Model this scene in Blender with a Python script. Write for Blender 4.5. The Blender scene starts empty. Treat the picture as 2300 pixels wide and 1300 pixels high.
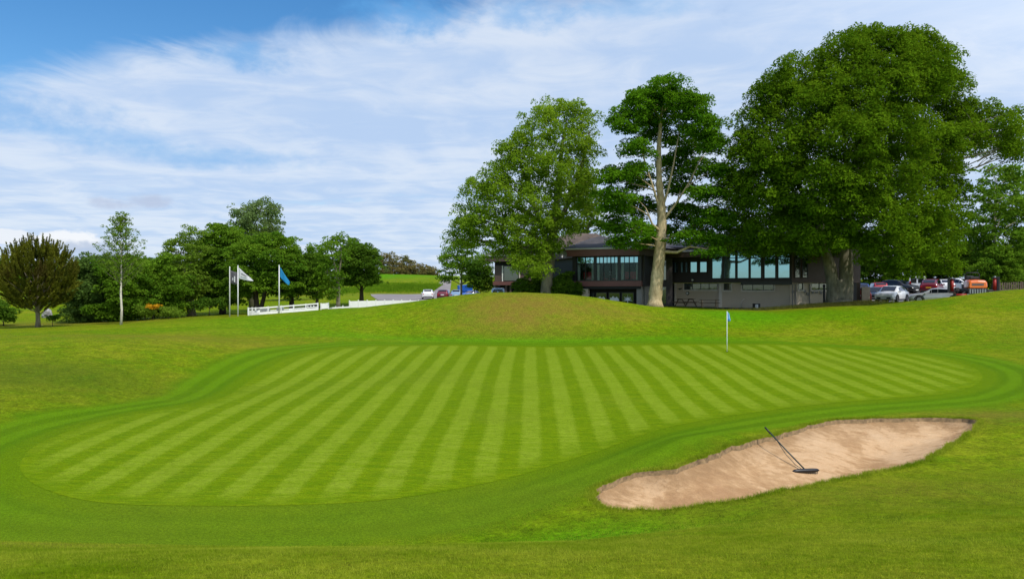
import bpy, bmesh, math, random
import numpy as np
from mathutils import Vector, Matrix
from mathutils.geometry import delaunay_2d_cdt

random.seed(7)
rng = np.random.default_rng(11)
scene = bpy.context.scene
COL = scene.collection
F, CX, CY, CZ = 1700.0, 1150.0, 650.0, 5.0      # focal length in photo pixels, image centre, eye height


def gx(u, Y):
    return (u - CX) / F * Y


def gz(v, Y):
    return CZ - (v - CY) / F * Y


# ------------------------------------------------------------------ objects
def tag(o, label=None, cat=None, group=None, kind=None):
    if label: o['label'] = label
    if cat: o['category'] = cat
    if group: o['group'] = group
    if kind: o['kind'] = kind
    return o


def empty(name, loc=(0, 0, 0), rz=0.0, label=None, cat=None, group=None):
    o = bpy.data.objects.new(name, None)
    COL.objects.link(o)
    o.empty_display_size = 0.3
    o.location = loc
    o.rotation_euler = (0, 0, rz)
    return tag(o, label, cat, group)


def copy_tree(o, parent=None):
    c = o.copy()
    COL.objects.link(c)
    if parent is not None:
        c.parent = parent
    for ch in list(o.children):
        copy_tree(ch, c)
    return c


class MB:
    """collects shapes, builds one mesh object"""
    def __init__(self):
        self.v, self.f = [], []

    def add(self, vs, fs):
        k = len(self.v)
        self.v += [tuple(p) for p in vs]
        self.f += [tuple(i + k for i in f) for f in fs]
        return self

    def hexa(self, p):   # 4 bottom, 4 top
        return self.add(p, [(3, 2, 1, 0), (4, 5, 6, 7), (0, 1, 5, 4), (1, 2, 6, 5), (2, 3, 7, 6), (3, 0, 4, 7)])

    def box(self, x0, x1, y0, y1, z0, z1):
        return self.hexa([(x0, y0, z0), (x1, y0, z0), (x1, y1, z0), (x0, y1, z0),
                          (x0, y0, z1), (x1, y0, z1), (x1, y1, z1), (x0, y1, z1)])

    def prism(self, pts, d):
        """planar polygon pts extruded by the vector d"""
        n = len(pts)
        q = [(p[0] + d[0], p[1] + d[1], p[2] + d[2]) for p in pts]
        return self.add(list(pts) + q, [tuple(range(n))[::-1], tuple(range(n, 2 * n))] +
                        [(i, (i + 1) % n, (i + 1) % n + n, i + n) for i in range(n)])

    def tube(self, path, radii, n=6, cap=True):
        P = [Vector(p) for p in path]
        m = len(P)
        if not hasattr(radii, '__len__'): radii = [radii] * m
        vs, fs = [], []
        ref = None
        for i in range(m):
            t = (P[min(i + 1, m - 1)] - P[max(i - 1, 0)])
            if t.length < 1e-9: t = Vector((0, 0, 1))
            t.normalize()
            if ref is None:
                ref = Vector((1, 0, 0)) if abs(t.x) < .8 else Vector((0, 1, 0))
            a = (ref - t * ref.dot(t)).normalized()
            ref = a
            b = t.cross(a)
            for k in range(n):
                w = 2 * math.pi * k / n
                vs.append(P[i] + (a * math.cos(w) + b * math.sin(w)) * radii[i])
        for i in range(m - 1):
            for k in range(n):
                fs.append((i * n + k, i * n + (k + 1) % n, (i + 1) * n + (k + 1) % n, (i + 1) * n + k))
        if cap:
            fs.append(tuple(range(n))[::-1]); fs.append(tuple(range((m - 1) * n, m * n)))
        return self.add(vs, fs)

    def build(self, name, mat, parent=None, smooth=False, bevel=0.0, recalc=True):
        me = bpy.data.meshes.new(name)
        me.from_pydata(self.v, [], self.f)
        if recalc or bevel:
            bm = bmesh.new(); bm.from_mesh(me)
            if bevel:
                bmesh.ops.bevel(bm, geom=list(bm.edges), offset=bevel, segments=2, affect='EDGES', profile=.6)
            bmesh.ops.recalc_face_normals(bm, faces=bm.faces)
            bm.to_mesh(me); bm.free()
        if smooth:
            me.polygons.foreach_set('use_smooth', [True] * len(me.polygons))
        me.materials.append(mat)
        o = bpy.data.objects.new(name, me)
        COL.objects.link(o)
        if parent is not None: o.parent = parent
        return o


def np_mesh(name, V, faces, mats, parent=None, smooth=False, size=4, attrs=None, matidx=None):
    """fast mesh from numpy arrays; faces (n,size)"""
    me = bpy.data.meshes.new(name)
    V = np.asarray(V, dtype=np.float32); faces = np.asarray(faces, dtype=np.int32)
    me.vertices.add(len(V)); me.vertices.foreach_set('co', V.ravel())
    me.loops.add(faces.size); me.loops.foreach_set('vertex_index', faces.ravel())
    me.polygons.add(len(faces))
    me.polygons.foreach_set('loop_start', np.arange(0, faces.size, faces.shape[1], dtype=np.int32))
    me.polygons.foreach_set('loop_total', np.full(len(faces), faces.shape[1], dtype=np.int32))
    if smooth: me.polygons.foreach_set('use_smooth', np.ones(len(faces), dtype=bool))
    for m in (mats if isinstance(mats, (list, tuple)) else [mats]): me.materials.append(m)
    if matidx is not None: me.polygons.foreach_set('material_index', np.asarray(matidx, dtype=np.int32))
    me.update(calc_edges=True)
    for k, arr in (attrs or {}).items():
        a = me.attributes.new(k, 'FLOAT', 'POINT')
        a.data.foreach_set('value', np.asarray(arr, dtype=np.float32))
    me.validate()
    o = bpy.data.objects.new(name, me)
    COL.objects.link(o)
    if parent is not None: o.parent = parent
    return o


# ------------------------------------------------------------------ materials
def nt(name):
    m = bpy.data.materials.new(name)
    m.use_nodes = True
    t = m.node_tree
    b = t.nodes['Principled BSDF']
    return m, t, b


class N:
    """tiny node-graph helper"""
    def __init__(self, t):
        self.t = t
        self.co = None

    def new(self, typ, **kw):
        n = self.t.nodes.new(typ)
        for k, v in kw.items(): setattr(n, k, v)
        return n

    def link(self, a, b):
        self.t.links.new(a, b)

    def pos(self):
        if self.co is None:
            self.co = self.new('ShaderNodeNewGeometry').outputs['Position']
        return self.co

    def obj(self):
        return self.new('ShaderNodeTexCoord').outputs['Object']

    def noise(self, scale, detail=4, rough=.55, vec=None, stretch=None, dist=0.0):
        n = self.new('ShaderNodeTexNoise')
        n.inputs['Scale'].default_value = scale
        n.inputs['Detail'].default_value = detail
        n.inputs['Roughness'].default_value = rough
        n.inputs['Distortion'].default_value = dist
        src = vec if vec is not None else self.pos()
        if stretch:
            mp = self.new('ShaderNodeMapping'); mp.inputs['Scale'].default_value = stretch
            self.link(src, mp.inputs['Vector']); src = mp.outputs['Vector']
        self.link(src, n.inputs['Vector'])
        return n.outputs['Fac']

    def math(self, op, a, b=None, clamp=False):
        n = self.new('ShaderNodeMath', operation=op, use_clamp=clamp)
        for i, x in enumerate((a, b)):
            if x is None: continue
            if hasattr(x, 'is_linked'): self.link(x, n.inputs[i])
            else: n.inputs[i].default_value = x
        return n.outputs[0]

    def ramp(self, fac, stops, interp='LINEAR'):
        r = self.new('ShaderNodeValToRGB')
        r.color_ramp.interpolation = interp
        e = r.color_ramp.elements
        while len(e) < len(stops): e.new(.5)
        for el, (p, c) in zip(e, stops):
            el.position = p
            el.color = (c, c, c, 1) if not hasattr(c, '__len__') else (*c[:3], 1)
        self.link(fac, r.inputs[0])
        return r.outputs[0]

    def step(self, x, a, b):
        n = self.new('ShaderNodeMapRange', interpolation_type='SMOOTHSTEP')
        self.link(x, n.inputs['Value'])
        n.inputs['From Min'].default_value = a; n.inputs['From Max'].default_value = b
        return n.outputs['Result']

    def mix(self, fac, a, b, typ='MIX'):
        n = self.new('ShaderNodeMix', data_type='RGBA', blend_type=typ)
        for k, x in ((0, fac), (6, a), (7, b)):
            if hasattr(x, 'is_linked'): self.link(x, n.inputs[k])
            elif k == 0: n.inputs[0].default_value = x
            else: n.inputs[k].default_value = (*x[:3], 1)
        return n.outputs[2]

    def attr(self, name):
        return self.new('ShaderNodeAttribute', attribute_name=name).outputs['Fac']

    def bump(self, h, strength, dist, bsdf):
        n = self.new('ShaderNodeBump')
        n.inputs['Strength'].default_value = strength
        n.inputs['Distance'].default_value = dist
        self.link(h, n.inputs['Height'])
        self.link(n.outputs[0], bsdf.inputs['Normal'])


def mat_plain(name, col, rough=.6, var=.12, scale=3.0, metal=0.0, spec=.5, bump=0.0, coat=0.0, fine=None):
    m, t, b = nt(name)
    g = N(t)
    f = g.noise(scale, 5, .6)
    c = g.ramp(f, [(.3, [max(0, x * (1 - var)) for x in col]), (.7, [min(1, x * (1 + var)) for x in col])])
    g.link(c, b.inputs['Base Color'])
    b.inputs['Roughness'].default_value = rough
    b.inputs['Metallic'].default_value = metal
    b.inputs['Specular IOR Level'].default_value = spec
    b.inputs['Coat Weight'].default_value = coat
    if bump: g.bump(g.noise(fine or scale * 8, 4), bump, .02, b)
    return m


def mat_leaf(name, dark, light, trans=.35, scale=.9, hue2=None):
    m, t, b = nt(name)
    g = N(t)
    f1 = g.noise(scale, 3, .6)
    f2 = g.noise(9.0, 2, .5)
    f = g.math('ADD', g.math('MULTIPLY', f1, .6), g.math('MULTIPLY', f2, .4))
    c = g.ramp(f, [(.36, dark), (.64, light)])
    if hue2:
        c = g.mix(g.step(g.noise(.35, 2), .5, .72), c, hue2)
    t.nodes.remove(b)
    b = g.new('ShaderNodeBsdfDiffuse'); g.link(c, b.inputs['Color'])
    tr = g.new('ShaderNodeBsdfTranslucent')
    hs = g.new('ShaderNodeHueSaturation')
    hs.inputs['Hue'].default_value = .485; hs.inputs['Value'].default_value = 1.5
    g.link(c, hs.inputs['Color']); g.link(hs.outputs[0], tr.inputs['Color'])
    mx = g.new('ShaderNodeMixShader'); mx.inputs[0].default_value = trans
    g.link(b.outputs[0], mx.inputs[1]); g.link(tr.outputs[0], mx.inputs[2])
    g.link(mx.outputs[0], t.nodes['Material Output'].inputs['Surface'])
    return m


def mat_bark(name, dark, light, scale=5.0):
    m, t, b = nt(name)
    g = N(t)
    f = g.noise(scale, 6, .65, stretch=(1, 1, .35))
    f2 = g.noise(.8, 3)
    c = g.ramp(g.math('ADD', g.math('MULTIPLY', f, .7), g.math('MULTIPLY', f2, .3)), [(.35, dark), (.65, light)])
    g.link(c, b.inputs['Base Color'])
    b.inputs['Roughness'].default_value = .9
    b.inputs['Specular IOR Level'].default_value = .2
    g.bump(f, .7, .08, b)
    return m


def mat_glass_mirror(name, tint=(.55, .78, .85), refl=.5, body=(.015, .02, .022), see=0.0):
    """coated window glass: a share reflects like a mirror, the rest shows a dark room or lets light through"""
    m, t, b = nt(name)
    g = N(t)
    b.inputs['Base Color'].default_value = (*body, 1)
    b.inputs['Roughness'].default_value = .1
    gl = g.new('ShaderNodeBsdfGlossy')
    gl.inputs['Color'].default_value = (*tint, 1)
    gl.inputs['Roughness'].default_value = .03
    base = b.outputs[0]
    if see > 0:
        tp = g.new('ShaderNodeBsdfTransparent'); tp.inputs['Color'].default_value = (.75, .82, .82, 1)
        m0 = g.new('ShaderNodeMixShader'); m0.inputs[0].default_value = see
        g.link(base, m0.inputs[1]); g.link(tp.outputs[0], m0.inputs[2]); base = m0.outputs[0]
    fr = g.new('ShaderNodeFresnel'); fr.inputs[0].default_value = 1.5
    fac = g.math('ADD', fr.outputs[0], refl - .04, clamp=True)
    mx = g.new('ShaderNodeMixShader')
    g.link(fac, mx.inputs[0]); g.link(base, mx.inputs[1]); g.link(gl.outputs[0], mx.inputs[2])
    g.link(mx.outputs[0], t.nodes['Material Output'].inputs['Surface'])
    nb = g.new('ShaderNodeBump'); nb.inputs['Strength'].default_value = .06; nb.inputs['Distance'].default_value = .05
    g.link(g.noise(.9, 2), nb.inputs['Height']); g.link(nb.outputs[0], gl.inputs['Normal'])
    return m


# ------------------------------------------------------------------ terrain
def tab(us, zs=None, Y=None, vs=None):
    return (np.array([gx(u, Y) for u in us]), np.array([gz(v, Y) for v in vs])) if vs is not None else (np.array(us, float), np.array(zs, float))


def plane(Y):
    return CZ - 4.4 + .0294 * Y


RIDGE = tab([-900, 0, 300, 560, 740, 900, 1000, 1090, 1180, 1260, 1330, 1400, 1480, 1560, 1640, 1740, 1820, 1900, 2000, 2100, 2200, 2300, 2700, 3400],
            Y=58, vs=[756, 741, 728, 713, 697, 679, 667, 658.5, 657, 660, 667, 677, 688, 696, 701, 703, 695, 688, 685, 675, 664, 651, 632, 620])
BACK = tab([-900, 0, 300, 560, 740, 900, 1000, 1300, 1480, 1640, 1740, 1900, 2000, 2100, 2200, 2300, 2700, 3400],
           Y=72, vs=[745, 728, 719, 707, 693, 688, 688, 689, 687.5, 691, 691, 683, 681, 680, 676, 668, 655, 650])


def height0(x, y):
    """the land without the bunker, metres"""
    x = np.asarray(x, float); y = np.asarray(y, float)
    n = x.shape
    I = lambda xs, zs: np.interp(x, xs, zs)
    one = np.ones(n)
    Yk, Zk = [], []
    def key(Y, z):
        Yk.append(Y * one); Zk.append(z * one)
    key(-3000, 2.0); key(-60, 3.2); key(0, 3.4); key(6, I([-14, -6, 2, 9, 16], [2.62, 2.68, 2.72, 2.76, 2.9]))
    key(10.7, I([-40, -20, -14, -8, -2, 1, 3, 6, 14, 40], [2.4, 1.8, 1.52, 1.42, 1.37, 1.42, 1.62, 1.85, 1.95, 2.8]))
    key(12.2, I([-40, -20, -13, -8, 0, 2.5, 4.5, 14, 20, 40], [1.9, 1.3, .96, .93, .93, 1.16, 1.46, 1.55, 1.7, 2.4]))
    key(18, plane(18) + I([-60, -30, -22, -16, -12.5, 2.2, 4, 10, 16, 22, 40], [1.5, 1.15, .85, .35, 0, 0, .15, .12, .3, .8, 1.9]))
    key(24, plane(24) + I([-60, -30, -22, -16, -12.8, 4, 16, 22, 40], [1.45, 1.2, 1.0, .5, 0, 0, 0, .35, 1.4]))
    key(32, plane(32) + I([-60, -30, -20, -15, -11.5, 19, 24, 32, 45], [1.1, 1.05, .9, .5, 0, 0, .15, .7, 1.7]))
    Yb = I([-30, -12, -8, 12, 20, 26, 40], [41, 45, 46.8, 46.8, 45, 42, 41])
    key(Yb, plane(Yb) + I([-60, -30, -18, -11, -6, 14, 20, 26, 34, 45], [.6, .55, .45, .12, -.08, -.08, -.02, .15, .75, 1.5]))
    Yr = 58 - 3.0 * np.exp(-((x - 1.0) / 9.0) ** 2)
    key(Yr, I(*RIDGE))
    key(72, I(*BACK))
    key(92, I([-120, -60, -35, -20, 0, 30, 38, 46, 60, 90], [2.5, 2.4, 2.4, 2.7, 3.1, 3.3, 3.9, 4.45, 4.8, 5.2]))
    key(115, I([-150, -80, -40, -22, 0, 40, 60, 100], [2.7, 2.7, 2.85, 3.4, 3.5, 4.4, 5.0, 5.6]))
    key(150, I([-200, -80, -45, -28, -8, 40, 100], [3.1, 3.0, 3.3, 4.0, 4.1, 5.2, 6]))
    key(200, I([-250, -90, -60, -32, -12, 10, 60], [3.6, 3.4, 4.4, 7.4, 7.3, 7.0, 7]))
    key(260, I([-300, -120, -70, -44, -20, 20, 80], [4.2, 4.2, 6.0, 10.4, 9.6, 9, 8.5]))
    key(500, 8.0); key(5000, 6.0)
    Yk = np.array(Yk); Zk = np.array(Zk)
    K = len(Yk)
    h = Yk[1:] - Yk[:-1]; d = (Zk[1:] - Zk[:-1]) / h
    m = np.zeros_like(Zk)
    w1 = 2 * h[1:] + h[:-1]; w2 = h[1:] + 2 * h[:-1]
    same = (d[:-1] * d[1:]) > 0
    with np.errstate(divide='ignore', invalid='ignore'):
        m[1:-1] = np.where(same, (w1 + w2) / (w1 / d[:-1] + w2 / d[1:]), 0)
    m[0] = d[0]; m[-1] = d[-1]
    z = np.zeros(n)
    for k in range(K - 1):
        s = (y >= Yk[k]) & (y < Yk[k + 1])
        if not s.any(): continue
        t = ((y - Yk[k]) / h[k])[s]; hk = h[k][s]
        z[s] = ((2 * t ** 3 - 3 * t ** 2 + 1) * Zk[k][s] + (t ** 3 - 2 * t ** 2 + t) * hk * m[k][s]
                + (-2 * t ** 3 + 3 * t ** 2) * Zk[k + 1][s] + (t ** 3 - t ** 2) * hk * m[k + 1][s])
    # gentle undulation
    und = (np.sin(x * .31 + 1.3 + .6 * np.sin(y * .13)) * np.sin(y * .23 + .7) * .07 + np.sin(x * .7 - y * .5) * .02)
    z += und * np.clip((y - 4) / 6, 0, 1)
    # little humps round the bunker and between bunker and green
    def hump(cx, cy, a, sx, sy, rot=0.0):
        c, s = math.cos(rot), math.sin(rot)
        X = (x - cx) * c + (y - cy) * s; Y2 = -(x - cx) * s + (y - cy) * c
        return a * np.exp(-(X / sx) ** 2 - (Y2 / sy) ** 2)
    z += hump(4.1, 17.9, .20, 2.6, .9, .62)
    z += hump(1.0, 14.3, .10, 1.2, 1.2)
    z += hump(9.0, 13.2, .18, 4.5, 1.3, .3)
    z += hump(14.2, 20.0, .18, 1.8, 2.0)
    z += hump(-20, 37, .35, 9, 5)
    return z


def poly_np(pts):
    return np.array(pts, float)


def catmull(pts, step):
    """closed smooth curve through pts, resampled"""
    P = np.array(pts, float); n = len(P); out = []
    for i in range(n):
        p0, p1, p2, p3 = P[(i - 1) % n], P[i], P[(i + 1) % n], P[(i + 2) % n]
        k = max(2, int(np.linalg.norm(p2 - p1) / step))
        for t in np.arange(k) / k:
            out.append(.5 * (2 * p1 + (p2 - p0) * t + (2 * p0 - 5 * p1 + 4 * p2 - p3) * t * t + (3 * p1 - p0 - 3 * p2 + p3) * t ** 3))
    return np.array(out)


def sdist(poly, x, y):
    """signed distance, negative inside; poly closed"""
    x = np.asarray(x, float).ravel(); y = np.asarray(y, float).ravel()
    d2 = np.full(len(x), 1e18); inside = np.zeros(len(x), bool)
    A = poly; B = np.roll(poly, -1, axis=0)
    for (ax, ay), (bx, by) in zip(A, B):
        ex, ey = bx - ax, by - ay
        t = np.clip(((x - ax) * ex + (y - ay) * ey) / (ex * ex + ey * ey + 1e-12), 0, 1)
        d2 = np.minimum(d2, (x - ax - t * ex) ** 2 + (y - ay - t * ey) ** 2)
        c = ((ay > y) != (by > y))
        with np.errstate(divide='ignore', invalid='ignore'):
            inside ^= c & (x < (bx - ax) * (y - ay) / (by - ay) + ax)
    d = np.sqrt(d2)
    return np.where(inside, -d, d)


GREEN_PX = [(45, 1050), (70, 1015), (120, 988), (200, 957), (300, 932), (400, 915), (465, 903), (520, 880), (560, 852), (620, 820), (690, 797), (760, 784),
            (850, 776), (1000, 772), (1200, 771), (1400, 771), (1600, 771), (1750, 773), (1900, 779), (2030, 790), (2130, 808), (2190, 830), (2207, 848),
            (2190, 865), (2130, 879), (2000, 893), (1850, 908), (1700, 928), (1550, 953), (1450, 976), (1350, 1005), (1250, 1035), (1150, 1062), (1000, 1090),
            (850, 1112), (700, 1124), (560, 1130), (400, 1132), (280, 1130), (180, 1119), (100, 1098), (58, 1075)]
GREEN = catmull([(gx(u, 4.4 * F / (v - 600)), 4.4 * F / (v - 600)) for u, v in GREEN_PX], .3)

RIM = 1.25
BUNKER_PX = [(1338, 1112), (1360, 1087), (1420, 1064), (1500, 1054), (1560, 1036), (1630, 1008), (1700, 987), (1760, 973), (1820, 955), (1880, 943), (1990, 939),
             (2100, 938), (2170, 940), (2196, 948), (2160, 980), (2110, 1010), (2060, 1038), (1980, 1056), (1900, 1072), (1800, 1092), (1700, 1112), (1600, 1130),
             (1500, 1141), (1420, 1144), (1362, 1136)]
_b = []
for u, v in BUNKER_PX:
    Y = (CZ - RIM) * F / (v - 650)
    for _ in range(12):
        z = float(height0(np.array([gx(u, Y)]), np.array([Y]))[0])
        Y = .5 * Y + .5 * (CZ - z) * F / (v - 650)
    _b.append((gx(u, Y), Y))
BUNKER0 = catmull(_b, .09)
_ph = np.arange(len(BUNKER0))
_nrm = np.roll(BUNKER0, -1, 0) - np.roll(BUNKER0, 1, 0)
_nrm = np.stack([_nrm[:, 1], -_nrm[:, 0]], 1) / (np.linalg.norm(_nrm, axis=1)[:, None] + 1e-9)
_jit = .035 * np.sin(_ph * .9) * np.sin(_ph * .23 + 1) + .03 * np.sin(_ph * .41 + 2) + rng.normal(0, .014, len(BUNKER0))
BUNKER = BUNKER0 + _nrm * _jit[:, None]


def axis(parts):
    out = []
    for a, b, s in parts:
        out += list(np.arange(a, b - s * .3, s))
    out.append(parts[-1][1])
    return np.array(out)


def geo(a, b, s, r):
    out = [a]
    while out[-1] < b:
        out.append(out[-1] + s); s *= r
    return out


xs = axis([(-34, -14, .4), (-14, 0.8, .25), (.8, 15, .12), (15, 26, .25), (26, 46, .45)])
xs = np.concatenate([-np.array(geo(34, 3500, .6, 1.18))[::-1][:-1], xs, np.array(geo(46, 3500, .6, 1.18))[1:]])
ys = axis([(-4, 6, .4), (6, 11.6, .16), (11.6, 23.4, .12), (23.4, 50, .25), (50, 76, .4)])
ys = np.concatenate([-np.array(geo(4, 3000, .8, 1.4))[::-1][:-1], ys, np.array(geo(76, 4500, .6, 1.09))[1:]])
NX, NY = len(xs), len(ys)
GX, GY = np.meshgrid(xs, ys)
GZ = height0(GX, GY)
V = np.stack([GX.ravel(), GY.ravel(), GZ.ravel()], 1)
idx = np.arange(NX * NY).reshape(NY, NX)
i0, i1 = np.searchsorted(xs, .9), np.searchsorted(xs, 14.7)
j0, j1 = np.searchsorted(ys, 11.8), np.searchsorted(ys, 23.2)
keep = np.ones((NY - 1, NX - 1), bool); keep[j0:j1, i0:i1] = False
Q = np.stack([idx[:-1, :-1], idx[:-1, 1:], idx[1:, 1:], idx[1:, :-1]], -1)[keep]
tris = np.concatenate([Q[:, [0, 1, 2]], Q[:, [0, 2, 3]]])
# patch with the bunker's mouth cut out
pi = idx[j0:j1 + 1, i0:i1 + 1]
pv = V[pi.ravel()]
sd = sdist(BUNKER, pv[:, 0], pv[:, 1])
border = np.zeros(pi.shape, bool); border[0, :] = border[-1, :] = border[:, 0] = border[:, -1] = True
use = (sd > .05) | border.ravel()
gid = pi.ravel()[use]
pts = [Vector((float(a), float(b))) for a, b in V[gid][:, :2]]
n_g = len(pts)
pts += [Vector((float(a), float(b))) for a, b in BUNKER]
nb = len(BUNKER)
edges = [(n_g + k, n_g + (k + 1) % nb) for k in range(nb)]
res = delaunay_2d_cdt(pts, edges, [], 0, 1e-5)
ov, of, orig = res[0], res[2], res[3]
cv = np.array([(p.x, p.y) for p in ov])
of = np.array([f for f in of if len(f) == 3])
cen = cv[of].mean(1)
of = of[sdist(BUNKER0 + _nrm * _jit[:, None], cen[:, 0], cen[:, 1]) > 0]
remap = np.full(len(cv), -1)
extra = []
rim_ids = {}
for k, og in enumerate(orig):
    g_ = [o_ for o_ in og if o_ < n_g]
    if g_:
        remap[k] = gid[g_[0]]
    else:
        remap[k] = len(V) + len(extra)
        if og: rim_ids[og[0] - n_g] = remap[k]
        extra.append((cv[k][0], cv[k][1]))
ex = np.array(extra)
V = np.concatenate([V, np.stack([ex[:, 0], ex[:, 1], height0(ex[:, 0], ex[:, 1])], 1)])
tris = np.concatenate([tris, remap[of]])
# turf face that drops from the rim into the sand
low0 = len(V)
order = [rim_ids[k] for k in range(nb) if k in rim_ids]
rp = V[order]
V = np.concatenate([V, rp + np.array([0, 0, -.3])])
m_ = len(order)
sk = []
for k in range(m_):
    a, b_ = order[k], order[(k + 1) % m_]
    sk += [(a, low0 + k, b_), (b_, low0 + k, low0 + (k + 1) % m_)]
n_turf = len(tris)
tris = np.concatenate([tris, np.array(sk)])
matidx = np.zeros(len(tris), int); matidx[n_turf:] = 1

gd = np.full(len(V), 50.0)
near = (V[:, 0] > -34) & (V[:, 0] < 46) & (V[:, 1] > 4) & (V[:, 1] < 62)
gd[near] = sdist(GREEN, V[near, 0], V[near, 1])


def blob(cx, cy, sx, sy, a=1.0):
    return a * np.exp(-((V[:, 0] - cx) / sx) ** 2 - ((V[:, 1] - cy) / sy) ** 2)


dry = np.clip(blob(.3, 51.5, 4.6, 3.2, 1.15) + blob(7, 52.5, 3.5, 1.6, .55) + blob(24, 62.2, 4.2, 2.0, 1.1) + blob(-19, 40, 7, 5, .5) + blob(6, 13, 3.2, 1.0, .45)
              + blob(14.5, 21.5, 3, 1.6, .75) + blob(36, 44, 8, 5, .25) + blob(-8.5, 10.2, 4.5, 1.5, .85) + blob(-40, 68, 14, 6, .7) + blob(-17, 160, 26, 12, .45), 0, 1)
lush = np.clip(blob(1.2, 12.0, 1.7, .8, .9) + blob(17, 55, 5, 4, .9) + blob(-16, 52, 8, 5, .4) + blob(2, 46.6, 16, 1.3, .9) + blob(-42, 235, 24, 26, 1.0) + blob(-13, 63, 6, 6, .45)
               + blob(13, 14, 3, 1.5, .25) + blob(-12, 14, 8, 2, .25), 0, 1)
shade = np.clip(blob(-16.5, 27, 5.5, 3.0, .9) + blob(-21, 24, 6, 3.5, .7) + blob(3, 48.3, 10, .8, .4) + blob(3.6, 17.6, 2.2, .8, .6) + blob(9, 11.8, 5, 1.0, .35), 0, 1)  # patches of darker turf colour

G_MID = (.108, .198, .0015)
G_OLIVE = (.150, .210, .003)
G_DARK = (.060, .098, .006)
G_DRY = (.178, .138, .020)

front = np.clip((17.5 - V[:, 1]) / 3.0, 0, 1) * np.clip((V[:, 0] + 11) / 4, 0, 1)


def mat_turf():
    m, t, b = nt('turf')
    g = N(t)
    big = g.noise(.16, 4, .6)
    mid = g.noise(1.1, 5, .65)
    fine = g.noise(26, 3, .7)
    grain = g.noise(85, 2, .6)
    c = g.ramp(g.math('ADD', g.math('MULTIPLY', big, .55), g.math('MULTIPLY', mid, .45)), [(.40, [x * .95 for x in G_MID]), (.50, [x * .93 for x in G_OLIVE]), (.62, (.195, .222, .008))])
    lu = g.math('MULTIPLY', g.attr('lush'), g.math('ADD', g.math('MULTIPLY', mid, .8), .55), clamp=True)
    c = g.mix(lu, c, (.080, .235, .0015))
    c = g.mix(1.0, c, g.ramp(g.noise(2.6, 6, .78), [(.3, .60), (.5, 1.0), (.7, 1.38)]), 'MULTIPLY')
    dn = g.math('MULTIPLY', g.attr('dry'), g.math('ADD', g.math('MULTIPLY', mid, 1.6), .05), clamp=True)
    c = g.mix(dn, c, G_DRY)
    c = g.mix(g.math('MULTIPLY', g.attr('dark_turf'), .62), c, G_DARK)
    c = g.mix(1.0, c, g.ramp(g.noise(9.5, 4, .8), [(.34, .66), (.5, 1.0), (.66, 1.34)]), 'MULTIPLY')
    # mown rings round the green
    d = g.math('ADD', g.attr('green_distance'), g.math('MULTIPLY', g.math('SUBTRACT', mid, .5), .18))
    ring = g.math('SINE', g.math('MULTIPLY', d, 2 * math.pi / .86))
    rc = g.mix(g.step(ring, -.7, .7), (.068, .158, .0015), (.104, .222, .003))
    rc = g.mix(g.step(d, .75, .35), rc, (.104, .186, .001))
    rc = g.mix(g.math('MULTIPLY', g.noise(.5, 3), .55), rc, (.092, .178, .0015))
    rc = g.mix(g.math('MULTIPLY', g.attr('front'), .75), rc, (.108, .172, .006))
    d2 = g.math('ADD', d, g.math('MULTIPLY', g.math('SUBTRACT', g.noise(.7, 4), .5), .9))
    c = g.mix(g.math('MULTIPLY', g.step(d2, 2.8, 1.9), .85), c, rc)
    # grain of the blades
    gr = g.math('ADD', g.math('MULTIPLY', fine, .5), g.math('MULTIPLY', grain, .5))
    c = g.mix(1.0, c, g.ramp(gr, [(.33, .45), (.5, 1.0), (.68, 1.6)]), 'MULTIPLY')
    g.link(c, b.inputs['Base Color'])
    b.inputs['Roughness'].default_value = .9
    b.inputs['Specular IOR Level'].default_value = .03
    g.bump(g.math('ADD', g.math('MULTIPLY', gr, .7), g.math('MULTIPLY', mid, .9)), .55, .06, b)
    return m


M_turf = mat_turf()
M_soil = mat_plain('soil_face', (.22, .145, .07), .95, .5, 9, bump=.6)
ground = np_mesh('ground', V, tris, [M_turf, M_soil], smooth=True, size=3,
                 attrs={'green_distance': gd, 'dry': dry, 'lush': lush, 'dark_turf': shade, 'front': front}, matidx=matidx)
tag(ground, 'rolling mown grass of the golf course with a low mound behind the green', 'grass', kind='structure')


def sheet(name, outline, zfun, mat, gridstep, label, cat, attrs=None):
    """a draped sheet inside a closed outline"""
    o = np.asarray(outline)
    lo, hi = o.min(0), o.max(0)
    A, B = np.meshgrid(np.arange(lo[0], hi[0], gridstep), np.arange(lo[1], hi[1], gridstep))
    A, B = A.ravel(), B.ravel()
    s = sdist(o, A, B) < -gridstep * .4
    A, B = A[s], B[s]
    p = [Vector((float(a), float(b))) for a, b in zip(A, B)]
    k = len(p)
    p += [Vector((float(a), float(b))) for a, b in o]
    r = delaunay_2d_cdt(p, [(k + i, k + (i + 1) % len(o)) for i in range(len(o))], [], 1, 1e-5)
    c = np.array([(q.x, q.y) for q in r[0]])
    f = np.array([x for x in r[2] if len(x) == 3])
    z = zfun(c[:, 0], c[:, 1])
    at = attrs(c[:, 0], c[:, 1]) if attrs else None
    ob = np_mesh(name, np.column_stack([c, z]), f, mat, smooth=True, attrs=at)
    return tag(ob, label, cat, kind='structure')


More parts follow.
